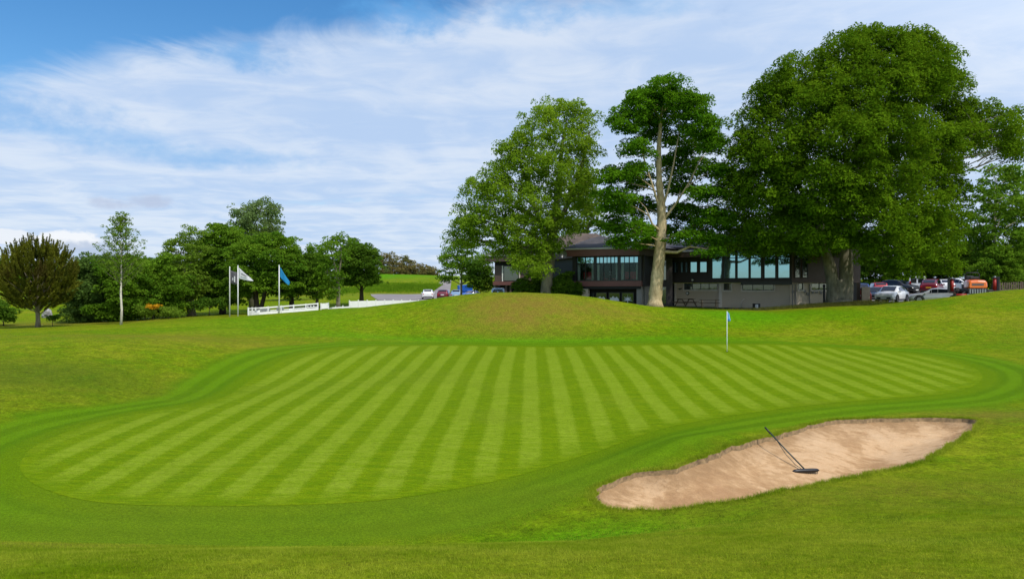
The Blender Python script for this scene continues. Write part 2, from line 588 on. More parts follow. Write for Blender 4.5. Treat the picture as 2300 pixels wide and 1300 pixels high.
def mat_green():
    m, t, b = nt('striped_green')
    g = N(t)
    sep = g.new('ShaderNodeSeparateXYZ'); g.link(g.pos(), sep.inputs[0])
    wob = g.noise(.35, 2)
    x = g.math('ADD', g.math('SUBTRACT', sep.outputs[0], g.math('MULTIPLY', sep.outputs[1], .0247)), g.math('MULTIPLY', g.math('SUBTRACT', wob, .5), .16))
    per = g.math('ADD', g.math('MULTIPLY', sep.outputs[1], .0042), .91)       # the mower's passes fan out a little towards the back
    s = g.math('COSINE', g.math('MULTIPLY', g.math('DIVIDE', x, per), 2 * math.pi))
    mid = g.noise(1.4, 5, .65)
    str_ = g.noise(2.4, 5, .75, stretch=(.55, 2.6, 1))
    fine = g.noise(30, 3, .7)
    grain = g.noise(90, 2, .6)
    sf = g.step(g.math('ADD', s, g.math('MULTIPLY', g.math('SUBTRACT', fine, .5), 1.6)), -.5, .5)
    inner = g.step(g.math('ADD', g.attr('green_distance'), g.math('MULTIPLY', g.math('SUBTRACT', mid, .5), 1.1)), .1, -1.0)
    dark = g.mix(g.step(str_, .35, .65), (.096, .174, .001), (.146, .218, .002))
    light = g.mix(g.step(str_, .3, .7), (.142, .224, .004), (.204, .280, .017))  # sheen of the two grass lies is put into the stripe colours
    c = g.mix(g.math('MULTIPLY', sf, inner), dark, light)
    c = g.mix(g.math('MULTIPLY', g.step(g.noise(.22, 3), .52, .75), .3), c, (.15, .20, .012))
    c = g.mix(1.0, c, g.ramp(g.noise(11, 4, .8, stretch=(.7, 1.6, 1)), [(.34, .80), (.5, 1.0), (.66, 1.2)]), 'MULTIPLY')
    gr = g.math('ADD', g.math('MULTIPLY', fine, .45), g.math('MULTIPLY', grain, .55))
    c = g.mix(1.0, c, g.ramp(gr, [(.33, .62), (.5, 1.0), (.68, 1.38)]), 'MULTIPLY')
    g.link(c, b.inputs['Base Color'])
    b.inputs['Roughness'].default_value = .9
    b.inputs['Specular IOR Level'].default_value = .03
    g.bump(g.math('ADD', g.math('MULTIPLY', gr, .6), g.math('MULTIPLY', str_, .5)), .35, .03, b)
    return m


sheet('putting_green', GREEN, lambda x, y: height0(x, y) + .005, mat_green(), .45,
      'large putting green mown in light and dark stripes running away from the viewer', 'green',
      attrs=lambda x, y: {'green_distance': sdist(GREEN, x, y)})


# ------------------------------------------------------------------ bunker sand
def sand_z(x, y):
    d = -sdist(BUNKER, x, y)
    base = height0(x, y)
    # how near this point lies to the green-side (far) lip, against the near lip
    # long axis of the bunker
    ax, ay = 2.2, 14.0; bx, by = 13.0, 20.6
    L = math.hypot(bx - ax, by - ay); ux, uy = (bx - ax) / L, (by - ay) / L
    side = (-(x - ax) * uy + (y - ay) * ux)            # + towards the green
    depth = .74 * (1 - np.exp(-np.clip(d, 0, 9) / .8))
    z = base - .06 - depth + .16 * np.clip(side, -2, 3) * np.clip(d, 0, 1)
    z -= .07 * np.clip((side + .3), 0, .6) * np.clip(1 - d, 0, 1)
    z += .03 * np.sin(x * 1.3 + y * .9 + 2 * np.sin(y * .8)) * np.clip(d * 2, 0, 1) + .012 * np.sin(x * 2.9 - y * 2.2 + 2 * np.sin(x * 1.1)) * np.sin(y * 1.7 + x)
    return z


def floor_mask(x, y):
    ax, ay, bx, by = 2.2, 14.0, 13.0, 20.6
    L = math.hypot(bx - ax, by - ay); ux, uy = (bx - ax) / L, (by - ay) / L
    side = (-(x - ax) * uy + (y - ay) * ux); along = (x - ax) * ux + (y - ay) * uy
    d = -sdist(BUNKER, x, y)
    return np.clip((.35 - side + .5 * np.exp(-((along - 1.5) / 2.2) ** 2)) / .8, 0, 1) * np.clip(d / .25, 0, 1)


def mat_sand():
    m, t, b = nt('sand')
    g = N(t)
    big = g.noise(.55, 4, .6, dist=.6)
    mid = g.noise(3.5, 5, .65, stretch=(1, 1.6, 1))
    fine = g.noise(60, 3, .7)
    rake = g.new('ShaderNodeTexWave', wave_type='BANDS', bands_direction='DIAGONAL')
    rake.inputs['Scale'].default_value = 2.6; rake.inputs['Distortion'].default_value = 6.0
    rake.inputs['Detail'].default_value = 3; rake.inputs['Detail Scale'].default_value = .6
    g.link(g.pos(), rake.inputs['Vector'])
    f = g.math('ADD', g.math('MULTIPLY', big, .62), g.math('MULTIPLY', mid, .38))
    off_lip = g.step(g.math('ADD', g.attr('edge_depth'), g.math('MULTIPLY', mid, .7)), .25, .95)  # drives a darker band of sand along the far lip
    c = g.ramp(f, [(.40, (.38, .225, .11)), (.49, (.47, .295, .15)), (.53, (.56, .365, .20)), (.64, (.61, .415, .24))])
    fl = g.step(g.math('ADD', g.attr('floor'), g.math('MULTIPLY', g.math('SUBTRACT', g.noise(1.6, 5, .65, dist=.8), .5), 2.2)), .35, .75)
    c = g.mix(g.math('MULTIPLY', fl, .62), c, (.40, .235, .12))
    c = g.mix(g.math('MULTIPLY', g.math('MULTIPLY', g.math('SUBTRACT', 1.0, off_lip), g.math('SUBTRACT', 1.0, g.attr('floor'), clamp=True)), .7), c, (.27, .17, .085))
    c = g.mix(1.0, c, g.ramp(fine, [(.3, .82), (.5, 1.0), (.7, 1.14)]), 'MULTIPLY')
    g.link(c, b.inputs['Base Color'])
    b.inputs['Roughness'].default_value = .95
    b.inputs['Specular IOR Level'].default_value = .1
    h = g.math('ADD', g.math('ADD', g.math('MULTIPLY', mid, .8), g.math('MULTIPLY', fine, .12)), g.math('MULTIPLY', rake.outputs['Fac'], .10))
    g.bump(h, .9, .09, b)
    return m


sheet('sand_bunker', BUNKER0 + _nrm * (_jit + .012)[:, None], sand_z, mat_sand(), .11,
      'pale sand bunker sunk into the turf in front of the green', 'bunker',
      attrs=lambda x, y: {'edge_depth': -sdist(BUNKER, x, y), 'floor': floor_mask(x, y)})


def hz(x, y):
    return float(height0(np.array([float(x)]), np.array([float(y)]))[0])


# asphalt surfaces
def mat_asphalt(name, col):
    m, t, b = nt(name)
    g = N(t)
    f = g.noise(.35, 5, .6)
    c = g.ramp(f, [(.3, [x * .8 for x in col]), (.7, [x * 1.2 for x in col])])
    c = g.mix(1.0, c, g.ramp(g.noise(30, 2), [(.3, .8), (.7, 1.2)]), 'MULTIPLY')
    g.link(c, b.inputs['Base Color']); b.inputs['Roughness'].default_value = .9
    return m


M_asph_l = mat_asphalt('pale_asphalt', (.24, .21, .20))
M_asph_r = mat_asphalt('car_park_asphalt', (.20, .18, .165))
M_path = mat_asphalt('path_asphalt_shade', (.05, .05, .055))  # dark tone stands for the shadow lying on the path


def poly_sheet(name, pts, mat, label, cat, off=.03, step=1.2):
    o = []
    for (a, b), (c, d) in zip(pts, pts[1:] + pts[:1]):
        k = max(1, int(math.hypot(c - a, d - b) / step))
        o += [(a + (c - a) * i / k, b + (d - b) * i / k) for i in range(k)]
    return sheet(name, np.array(o), lambda x, y: height0(x, y) + off, mat, step, label, cat)


poly_sheet('car_park', [(gx(832, 150), 150), (gx(848, 112), 112), (gx(1000, 108), 108), (gx(1120, 108), 108), (gx(1150, 150), 150), (gx(990, 152), 152)], M_asph_l,
           'grey asphalt car park beyond the white fence with a few parked cars', 'car park', .05)
poly_sheet('driveway', [(gx(962, 151), 151), (gx(992, 200), 200), (gx(1014, 200), 200), (gx(1010, 151), 151)], M_asph_l,
           'pale grey drive climbing the bank out of the car park', 'drive', .06)
poly_sheet('parking_yard', [(gx(1915, 72), 72), (gx(2150, 70), 70), (gx(2420, 70), 70), (gx(2420, 102), 102), (gx(1900, 102), 102)], M_asph_r,
           'pale asphalt parking yard beside the clubhouse full of cars', 'car park', .03)
poly_sheet('path', [(gx(1655, 62.5), 62.5), (gx(1722, 62.3), 62.3), (gx(1800, 69), 69), (gx(1800, 73), 73), (gx(1480, 76), 76), (gx(1480, 71), 71), (gx(1690, 70), 70)], M_path,
           'asphalt path along the foot of the clubhouse wall, coloured dark for tree shade', 'path', .02, .6)

# ------------------------------------------------------------------ foliage
def rdirs(n):
    v = rng.normal(size=(n, 3))
    return v / np.linalg.norm(v, axis=1)[:, None]


def leaves(centres, radii, per, size, flat=.6, up=.5, aspect=.55, droop=0.0, jitter=.75):
    """leaf-sized rhombs spread over the shells of many clumps"""
    cnt = np.maximum(3, (per * (radii / radii.mean()) ** 2).astype(int))
    C = np.repeat(centres, cnt, 0); R = np.repeat(radii, cnt)
    n = len(C)
    d = rdirs(n)
    d[:, 2] = np.where(d[:, 2] < -.35, -d[:, 2], d[:, 2])
    r = R * (.45 + .6 * np.sqrt(rng.random(n)))
    p = C + d * r[:, None] * np.array([1, 1, flat])
    p[:, 2] -= droop * (d[:, 0] ** 2 + d[:, 1] ** 2) * R
    nn = d * .7 + np.array([0, 0, up]) + rng.normal(size=(n, 3)) * jitter
    nn /= np.linalg.norm(nn, axis=1)[:, None]
    t = np.cross(nn, rdirs(n)); t /= np.linalg.norm(t, axis=1)[:, None] + 1e-9
    b = np.cross(nn, t)
    s = size * (.5 + 1.0 * rng.random(n) ** 1.3)[:, None]
    a, w = t * s, b * s * aspect
    bend = nn * s * .18
    V = np.stack([p - a - bend, p + w, p + a - bend, p - w], 1).reshape(-1, 3)
    return V


def shoots(bases, dirs, lens, per, size):
    """upright needle shoots: thin blades standing out of a spindle"""
    C = np.repeat(bases, per, 0); D = np.repeat(dirs, per, 0); L = np.repeat(lens, per)
    n = len(C)
    t = rng.random(n)
    p = C + D * (t * L)[:, None]
    o = rdirs(n); o -= D * (o * D).sum(1)[:, None]; o /= np.linalg.norm(o, axis=1)[:, None] + 1e-9
    a = (D * .8 + o * .75) * (size * (1.1 - .55 * t) * (.7 + .6 * rng.random(n)))[:, None]
    w = np.cross(a, rdirs(n)); w = w / (np.linalg.norm(w, axis=1)[:, None] + 1e-9) * size * .16
    return np.stack([p - w, p + a * .5 - w * .7, p + a, p + w], 1).reshape(-1, 3)


def quad_mesh(name, V, mat, parent):
    f = np.arange(len(V)).reshape(-1, 4)
    return np_mesh(name, V, f, mat, parent)


LEAF = {
    'beech': mat_leaf('beech_leaf', (.048, .115, .004), (.150, .265, .010), .34, .5),
    'sycamore': mat_leaf('sycamore_leaf', (.040, .125, .006), (.130, .29, .010), .36, .6),
    'lime': mat_leaf('lime_leaf', (.085, .18, .008), (.26, .40, .026), .46, .5),
    'fresh': mat_leaf('fresh_leaf', (.09, .17, .014), (.20, .31, .030), .4, .7),
    'birch': mat_leaf('birch_leaf', (.09, .165, .045), (.22, .30, .09), .38, .9),
    'willow': mat_leaf('willow_leaf', (.050, .11, .020), (.135, .22, .042), .34, .6),
    'mid': mat_leaf('mid_leaf', (.054, .14, .010), (.17, .30, .020), .38, .5),
    'dark': mat_leaf('dark_leaf', (.038, .100, .010), (.115, .21, .016), .32, .5),
    'pine': mat_leaf('pine_needle', (.036, .050, .008), (.215, .225, .022), .2, .6, (.095, .075, .02)),
    'larch': mat_leaf('larch_needle', (.12, .11, .032), (.25, .21, .07), .25, .25, (.10, .15, .04)),
    'gorse': mat_leaf('gorse_flower', (.45, .22, .01), (.65, .36, .02), .2, 2),
    'straw': mat_leaf('straw_grass', (.20, .19, .03), (.38, .34, .07), .3, 2),
    'hedge': mat_leaf('bank_grass', (.08, .18, .007), (.16, .27, .014), .3, .3),
    'blade': mat_leaf('grass_blade', (.15, .24, .006), (.36, .40, .035), .35, .6),
}
BARK = {
    'pale': mat_bark('pale_bark', (.27, .20, .10), (.60, .48, .28), 6),
    'grey': mat_bark('grey_bark', (.11, .10, .068), (.30, .27, .19), 4),
    'dark': mat_bark('dark_bark', (.035, .028, .02), (.10, .08, .055), 5),
    'birch': mat_bark('birch_bark', (.45, .40, .31), (.72, .67, .56), 7),
    'limb': mat_bark('limb_bark', (.09, .08, .055), (.22, .19, .13), 5),
}


def bez(a, b, sag, k=6):
    a, b = Vector(a), Vector(b)
    m = a.lerp(b, .45) + Vector((0, 0, sag)) + Vector((random.uniform(-1, 1), random.uniform(-1, 1), random.uniform(-.3, .3))) * (b - a).length * .07
    return [a * (1 - t) ** 2 + m * 2 * t * (1 - t) + b * t * t for t in [i / k for i in range(k + 1)]]


def tree(name, label, base, lobes, leaf, bark, clump=.8, dens=.5, per=40, size=.16, trunk=None, r0=.5, back=.6, depth=None, group=None,
         cat='tree', flat=.6, up=.5, droop=0.0, limb_r=.09, twigs=5, fill=.5, extra_trunks=(), sink=.15, inner=False, aspect=.55, limbs=1.0, stem=.3, feather=.16):
    """base=(u,Y). lobes=(u,v,ru,rv[,dY]) in photo pixels at the tree's distance. trunk=[(u,v,r)] upward."""
    u0, Y = base
    x0 = gx(u0, Y); z0 = hz(x0, Y)
    root = empty(name, (x0, Y, z0), 0, label, cat, group)
    k = Y / F
    L = []
    us = np.array([l[0] for l in lobes], float); vs = np.array([l[1] for l in lobes], float)
    cu = (min(l[0] - l[2] for l in lobes) + max(l[0] + l[2] for l in lobes)) / 2
    cw = (max(l[0] + l[2] for l in lobes) - min(l[0] - l[2] for l in lobes)) / 2
    cvv = (min(l[1] - l[3] for l in lobes) + max(l[1] + l[3] for l in lobes)) / 2
    ch = (max(l[1] + l[3] for l in lobes) - min(l[1] - l[3] for l in lobes)) / 2
    D = depth if depth is not None else cw * k * .75
    for l in lobes:
        u, v, ru, rv = l[:4]
        dn = min(1, math.hypot((u - cu) / cw, (v - cvv) / ch))
        dy = D * math.sqrt(max(0, 1 - dn * dn)) * .8
        ry = (ru + rv) / 2 * k
        if len(l) > 4:
            L.append((u, v, ru, rv, l[4], ry, 1.0))
        elif dy < ry * .6:
            L.append((u, v, ru, rv, random.uniform(-.2, .2) * ry, ry, 1.0))
        else:
            L.append((u, v, ru, rv, -dy, ry, 1.0))
            if back > 0: L.append((u, v, ru, rv, dy, ry, back))
    tr = trunk or [(u0, None, r0), (u0, vs.min() + (vs.max() - vs.min()) * .35, r0 * .3)]
    tp, trr = [], []
    for (u, v, r) in tr:
        z = z0 - sink if v is None else gz(v, Y)
        tp.append(Vector((gx(u, Y) - x0, 0, z - z0))); trr.append(r)
    # flare + smooth path
    path, rad = [], []
    for i in range(len(tp) - 1):
        for t in (0, .33, .66):
            path.append(tp[i].lerp(tp[i + 1], t) + Vector((0, math.sin(i * 2.1 + t * 2) * trr[i] * .2, 0))); rad.append(trr[i] * (1 - t) + trr[i + 1] * t)
    path.append(tp[-1]); rad.append(trr[-1])
    rad = [r * (1 + .07 * math.sin(i * 2.7) + random.uniform(-.05, .05)) for i, r in enumerate(rad)]
    rad[0] *= 1.3
    tm = MB(); tm.tube(path, rad, 12)
    src = [(p, r) for p, r in zip(path, rad)]
    for et in extra_trunks:
        q = [Vector((gx(u, Y) - x0, dy2, (z0 - sink if v is None else gz(v, Y)) - z0)) for (u, v, r, dy2) in et]
        q2, r2 = [], []
        for i in range(len(q) - 1):
            for t in (0, .5):
                q2.append(q[i].lerp(q[i + 1], t)); r2.append(et[i][2] * (1 - t) + et[i + 1][2] * t)
        q2.append(q[-1]); r2.append(et[-1][2])
        tm.tube(q2, r2, 10)
        src += list(zip(q2, r2))
    lm = MB()
    cents, rads = [], []
    top = path[-1]
    for (u, v, ru, rv, dy, ry, w) in L:
        c = Vector((gx(u, Y + dy) - x0, dy, gz(v, Y + dy) - z0))
        rx, rz = ru * (Y + dy) / F, rv * (Y + dy) / F
        # limb from the trunk
        hd = math.hypot(c.x - path[0].x, c.y)
        zmax = max(p.z for p, _ in src); zmin = path[0].z + stem * (zmax - path[0].z)
        best = min(src, key=lambda pr: (pr[0] - c).length + 3 * max(0, pr[0].z - (c.z - hd * .3)) + 6 * max(0, zmin - pr[0].z))
        s, sr = best
        lr = max(.02, min(limb_r * (.6 + .08 * (c - s).length), sr * .7))
        if random.random() < limbs:
            bp = bez(s, c, .12 * hd)
            lm.tube(bp, [lr * (1 - .75 * i / 6) for i in range(7)], 5, cap=False)
        area = (rx * rz + rx * ry + ry * rz) / 3 * 4 * math.pi
        n = max(3, int(area * dens * w / clump ** 2))
        d = rdirs(n)
        if dy < -.2 and w == 1.0 and not inner:
            sw = d[:, 1] > .55; d[sw, 1] *= -1
        ph = rng.random(6) * 6.283
        wob = 1 + .16 * np.sin(3.1 * d[:, 0] + ph[0] + 2.3 * d[:, 2]) + .14 * np.sin(5.3 * d[:, 1] + ph[1] - 3.9 * d[:, 2]) + .10 * np.sin(8 * d[:, 0] + ph[2])
        q = (wob * (fill + (1 - fill) * rng.random(n) ** .6))[:, None] * d * np.array([rx, ry, rz])
        rr = clump * (.6 + .8 * rng.random(n))
        fe = rng.random(n) < feather            # loose sprays that stand out of the outline
        q[fe] *= (1.08 + .28 * rng.random(fe.sum()))[:, None]
        rr[fe] *= .62
        q = q + np.array(c)
        cents.append(q); rads.append(rr)
        for j in range(min(twigs, n)):
            e = Vector(q[j])
            lm.tube(bez(c.lerp(s, .25), e, .1, 3), [lr * .32, lr * .26, lr * .2, lr * .1], 4, cap=False)
    C = np.concatenate(cents); R = np.concatenate(rads)
    V = leaves(C, R, per, size, flat, up, aspect=aspect, droop=droop)
    tm.add(lm.v, lm.f)
    tm.build('trunk', BARK[bark], root, smooth=True, recalc=False)
    quad_mesh('crown', V, LEAF[leaf], root)
    return root


# --- the three tall trees before the clubhouse
tree('lime_tree', 'tall airy light green tree leaning over the left wing of the clubhouse', (1226, 71.5),
     [(1275, 252, 62, 26), (1218, 268, 45, 28), (1305, 285, 42, 38), (1312, 345, 36, 42), (1190, 318, 50, 36), (1255, 318, 55, 40), (1146, 350, 32, 32), (1175, 380, 62, 42), (1250, 392, 66, 46),
      (1115, 398, 34, 32), (1120, 445, 52, 40), (1190, 450, 66, 44), (1275, 455, 50, 40), (1310, 425, 26, 50), (1066, 432, 34, 30), (1055, 485, 36, 38), (1105, 505, 62, 42), (1180, 520, 70, 44),
      (1256, 512, 48, 36),  (1050, 540, 36, 34), (1130, 560, 50, 32), (1195, 575, 52, 34), (1240, 556, 28, 26), (1175, 596, 32, 24, -4.2), (1215, 606, 30, 22, -4.0), (1020, 520, 18, 34)],
     'lime', 'grey', clump=.56, dens=.38, per=58, size=.098, feather=.3, trunk=[(1222, None, .62), (1228, 640, .52), (1236, 580, .46), (1246, 500, .38), (1254, 420, .28), (1262, 330, .17), (1272, 275, .08)],
     extra_trunks=[[(1237, 585, .3, 0), (1215, 500, .24, .4), (1190, 430, .16, .6), (1170, 370, .08, .8)], [(1245, 520, .26, 0), (1285, 440, .2, -.5), (1310, 360, .12, -.8), (1322, 300, .05, -.9)]],
     limb_r=.10, twigs=6, back=.45, fill=.35, flat=1.0, up=.35, depth=4.0)

tree('sycamore_tree', 'tall tree with a bare pale trunk rising in front of the clubhouse', (1470, 65),
     [(1490, 208, 56, 26), (1540, 232, 48, 32), (1448, 232, 46, 30), (1410, 278, 40, 30), (1500, 262, 66, 38, 1.5), (1572, 285, 42, 40), (1462, 290, 44, 30, 2.2), (1535, 325, 52, 34, 2.0), (1600, 330, 36, 22),
      (1612, 385, 34, 20), (1570, 380, 42, 24, 1.5), (1435, 335, 40, 20), (1405, 385, 44, 22), (1372, 405, 26, 16), (1385, 455, 46, 30), (1435, 410, 38, 22, 2.5), (1440, 468, 44, 26, 2.8), (1372, 505, 34, 26),
      (1420, 522, 48, 26), (1390, 548, 34, 14, -1), (1530, 420, 48, 24, 2.5), (1510, 372, 44, 28, 3.0), (1590, 440, 46, 18), (1545, 480, 52, 28, 2.6), (1600, 495, 50, 22), (1500, 530, 40, 20, 3.0), (1560, 535, 48, 18), (1452, 545, 30, 14, 2.5),
      (1610, 540, 40, 16, -1), (1595, 568, 34, 11, -2.2)],
     'sycamore', 'pale', clump=.68, dens=.74, per=92, size=.104, trunk=[(1471, None, .66), (1473, 660, .56), (1478, 600, .50), (1483, 555, .52), (1487, 500, .40), (1484, 450, .34), (1480, 400, .27), (1480, 330, .20), (1484, 270, .13), (1488, 225, .06)],
     extra_trunks=[[(1486, 470, .13, 0), (1498, 430, .10, -.4), (1510, 370, .07, -.6), (1522, 300, .03, -.6)], [(1484, 480, .12, 0), (1466, 425, .085, -.4), (1448, 375, .06, -.6), (1430, 310, .03, -.5)],
                   [(1487, 500, .12, 0), (1518, 455, .085, -.5), (1548, 405, .06, -.8), (1575, 345, .025, -.8)], [(1484, 545, .11, 0), (1530, 520, .08, -.6), (1580, 500, .04, -1)],
                   [(1482, 565, .16, 0), (1515, 568, .12, -1), (1540, 556, .08, -1.5), (1575, 562, .04, -2)], [(1484, 520, .14, 0), (1462, 505, .09, -.6), (1446, 470, .04, -1)]],
     limb_r=.08, twigs=4, back=.4, depth=3.5, flat=.58, up=.65, fill=.4)

tree('beech_tree', 'huge broad dark green tree with a forked trunk beside the clubhouse', (1885, 67),
     [(1990, 96, 84, 32), (2062, 110, 52, 36), (1892, 128, 76, 38), (1800, 165, 70, 42), (1742, 215, 56, 50), (1698, 282, 46, 52), (1820, 235, 96, 58), (1930, 205, 108, 62), (2040, 190, 90, 62), (2125, 200, 50, 50, 1.5),
      (2165, 255, 60, 48, 2), (2215, 265, 46, 36, 1.5), (2250, 300, 42, 30, 1), (2105, 285, 80, 50, 2.5), (1690, 350, 52, 50), (1760, 330, 86, 60), (1880, 320, 104, 66), (2000, 300, 92, 62), (1656, 425, 44, 50), (1730, 430, 90, 58),
      (1840, 430, 104, 66), (1960, 405, 100, 60), (2070, 375, 74, 48, 2), (1652, 500, 52, 42), (1735, 515, 84, 48), (1840, 515, 92, 44), (1950, 500, 100, 62, -7), (2050, 475, 76, 58, -5), (2110, 450, 46, 40, -1), (2000, 562, 74, 40, -5.5),
      (2080, 555, 60, 48, -3), (1905, 545, 50, 30, 4), (1690, 550, 56, 22, -3), (1770, 552, 70, 20, -1), (2268, 285, 32, 26), (2275, 330, 26, 16), (1620, 470, 22, 24), (2125, 515, 40, 40, -1), (2122, 588, 30, 20, -1.5), (2020, 605, 52, 14, -5), (1930, 420, 80, 50, 5), (1850, 520, 80, 40, 4), (2150, 305, 62, 34, -2), (2092, 325, 66, 40, -4), (2105, 385, 56, 32, -2), (2190, 330, 44, 20, 0), (2275, 255, 24, 16, 1), (2262, 335, 34, 15, 0), (2295, 345, 26, 14, 0), (1940, 92, 56, 28, -2), (2085, 150, 60, 44, -3), (2000, 150, 80, 50, -5), (2140, 420, 36, 18, -1)],
     'beech', 'grey', clump=.80, dens=.62, per=112, size=.104, feather=.22, trunk=[(1885, None, 1.15), (1884, 660, .95), (1884, 630, .9)],
     extra_trunks=[[(1870, None, .55, -.25), (1868, 640, .55, -.3), (1862, 600, .52, -.2), (1850, 560, .42, -.2), (1838, 480, .32, 0), (1815, 380, .2, .3), (1790, 280, .1, .5)],
                   [(1897, None, .6, -.2), (1897, 640, .62, -.3), (1898, 590, .58, -.2), (1902, 520, .46, 0), (1915, 420, .34, .2), (1940, 300, .22, .3), (1965, 180, .08, .3)],
                   [(1901, 540, .34, 0), (1960, 460, .26, -.6), (2030, 390, .18, -1), (2110, 335, .11, -1.2), (2180, 310, .05, -1.2)], [(1848, 560, .28, 0), (1790, 500, .2, -1), (1730, 450, .13, -1.6)],
                   [(1899, 590, .26, 0), (1950, 540, .2, 1.0), (2010, 500, .14, 2.0)]],
     limb_r=.12, twigs=3, back=.5, depth=9.5, stem=.34, droop=.45, flat=.6, fill=.5, up=.5)

# long straw-coloured grass and a low root skirt round the big tree's foot
def tufts(n, cx, cy, sx, sy, h, w, keepfun=None):
    x = rng.normal(cx, sx, n); y = rng.normal(cy, sy, n)
    if keepfun is not None:
        s = keepfun(x, y); x, y = x[s], y[s]
    return blades(x, y, h, w)


def blades(x, y, h, w):
    n = len(x)
    z = height0(x, y)
    hh = h * (.5 + rng.random(n)); a = rng.random(n) * 6.283; le = rng.normal(0, .45, (n, 2)) * hh[:, None]
    p = np.stack([x, y, z - .005], 1)
    t = np.stack([np.cos(a), np.sin(a), 0 * a], 1) * (w * (.6 + .8 * rng.random(n)))[:, None]
    tip = p + np.stack([le[:, 0], le[:, 1], hh], 1)
    return np.stack([p - t, p + t, tip], 1).reshape(-1, 3)


def tri_mesh(name, V, mat):
    return np_mesh(name, V, np.arange(len(V)).reshape(-1, 3), mat)


B = tri_mesh('tall_grass', np.concatenate([tufts(8000, gx(1868, 66), 65.9, 1.7, .8, .26, .02), tufts(6000, gx(1800, 64), 64.0, 2.5, .7, .16, .02)]), LEAF['straw'])
tag(B, 'straw coloured long grass round the foot of the big forked tree', 'grass', kind='stuff')

# --- shrubs at the foot of the lime
tree('shrub', 'dark leafy shrub growing left of the airy tree trunk by the clubhouse', (1190, 74), [(1190, 640, 30, 22), (1170, 655, 20, 16), (1208, 655, 18, 16)], 'dark', 'dark', clump=.4, dens=.6, per=40, size=.1, r0=.06, cat='shrub', group='shrubs at the clubhouse')
tree('shrub', 'dark leafy shrub growing right of the airy tree trunk by the clubhouse', (1268, 73), [(1262, 642, 26, 22), (1290, 652, 18, 18), (1250, 660, 24, 22), (1275, 622, 12, 12)], 'dark', 'dark', clump=.4, dens=.6, per=40, size=.1, r0=.06, cat='shrub', group='shrubs at the clubhouse')

# --- left: pine with upright candles
def candle_pine():
    u0, Y = 85, 60
    x0 = gx(u0, Y); z0 = hz(x0, Y); k = Y / F
    root = empty('pine_tree', (x0, Y, z0), 0, 'bushy brownish pine with upright shoots standing at the far left', 'tree')
    tm = MB(); tm.tube([(0, 0, -.1), (.02, 0, .6), (-.02, 0, 1.3), (0, .05, 2.4), (.05, 0, 4.5), (0, 0, 6.2)], [.22, .16, .15, .12, .07, .03], 10)
    n = 1150
    dcx, dcz, rx, rz = 0.0, gz(624, Y) - z0, 80 * k, 84 * k
    d = rdirs(n)
    q = d * (.35 + .65 * rng.random(n) ** .5)[:, None] * np.array([rx, rx * .9, rz * .92]) + np.array([dcx, 0, dcz])
    q[:, 2] = np.maximum(q[:, 2], .85 + .10 * np.abs(q[:, 0]) + rng.random(n) * .4)
    top = np.clip((q[:, 2] - dcz) / rz, -1, 1)
    dr = np.stack([q[:, 0] * .16, q[:, 1] * .16, .55 + 0 * top + .8 * np.clip(top + .5, 0, 1)], 1) + rng.normal(0, .12, (n, 3))
    low = top < -.1
    dr[low] += np.stack([np.sign(q[low, 0]) * .5, np.sign(q[low, 1]) * .3, 0 * q[low, 0]], 1)
    dr /= np.linalg.norm(dr, axis=1)[:, None]
    ln = .5 + .3 * rng.random(n) + .75 * np.clip(top, 0, 1) * rng.random(n) ** 2
    V = shoots(q, dr, ln, 84, .17)
    for j in range(46):
        i = rng.integers(n)
        e = q[i]; zs = max(.9, min(e[2] * .55, 4.5))
        tm.tube(bez((0, 0, zs), e, -.15, 4), [.055, .045, .035, .025, .012], 5, cap=False)
    tm.build('trunk', BARK['limb'], root, smooth=True, recalc=False)
    quad_mesh('crown', V, LEAF['pine'], root)


candle_pine()
tree('shrub', 'dark low shrub behind the brown pine at the picture left edge', (8, 67), [(0, 700, 26, 22), (22, 708, 16, 14), (-24, 700, 24, 26)], 'dark', 'dark', clump=.4, dens=.6, per=36, size=.1, r0=.05, cat='shrub', group='low shrubs under the left trees')
tree('shrub', 'small dark shrub on the dry grass right of the pine trunk', (118, 62), [(118, 716, 12, 7), (126, 712, 7, 5)], 'dark', 'dark', clump=.18, dens=.5, per=16, size=.06, r0=.03, cat='shrub', group='low shrubs under the left trees')

# birch: sparse, rising shoots
def birch():
    u0, Y = 272, 61
    x0 = gx(u0, Y); z0 = hz(x0, Y); k = Y / F
    root = empty('birch_tree', (x0, Y, z0), 0, 'slender sparse young birch with a white stem', 'tree')
    H = gz(483, Y) - z0
    tm = MB(); lm = MB()
    tm.tube([(0, 0, -.1), (.05, 0, 1.2), (-.02, 0, 2.4), (.02, 0, 4.2), (0, 0, 6.2), (.0, 0, H)], [.115, .09, .08, .06, .035, .008], 8)
    c, r = [], []
    for i in range(64):
        h = H * (.36 + .62 * (i / 64)); ang = i * 2.4
        reach = (H - h) * .42 * random.uniform(.75, 1.15) + .25
        reach = min(reach, 1.75)
        e = Vector((math.cos(ang) * reach, math.sin(ang) * reach, h + reach * .75))
        bp = bez((0, 0, h - .2), e, -.12 * reach, 5)
        lm.tube(bp, [.03, .026, .022, .017, .012, .006], 4, cap=False)
        for p in bp[2:]:
            for _ in range(2):
                c.append(np.array(p) + rng.normal(0, .14, 3)); r.append(.2 * random.uniform(.6, 1.2))
    V = leaves(np.array(c), np.array(r), 16, .062, .9, .3)
    tm.build('trunk', BARK['birch'], root, smooth=True, recalc=False)
    lm.build('limbs', BARK['limb'], root, smooth=True, recalc=False)
    quad_mesh('crown', V, LEAF['fresh'], root)


birch()

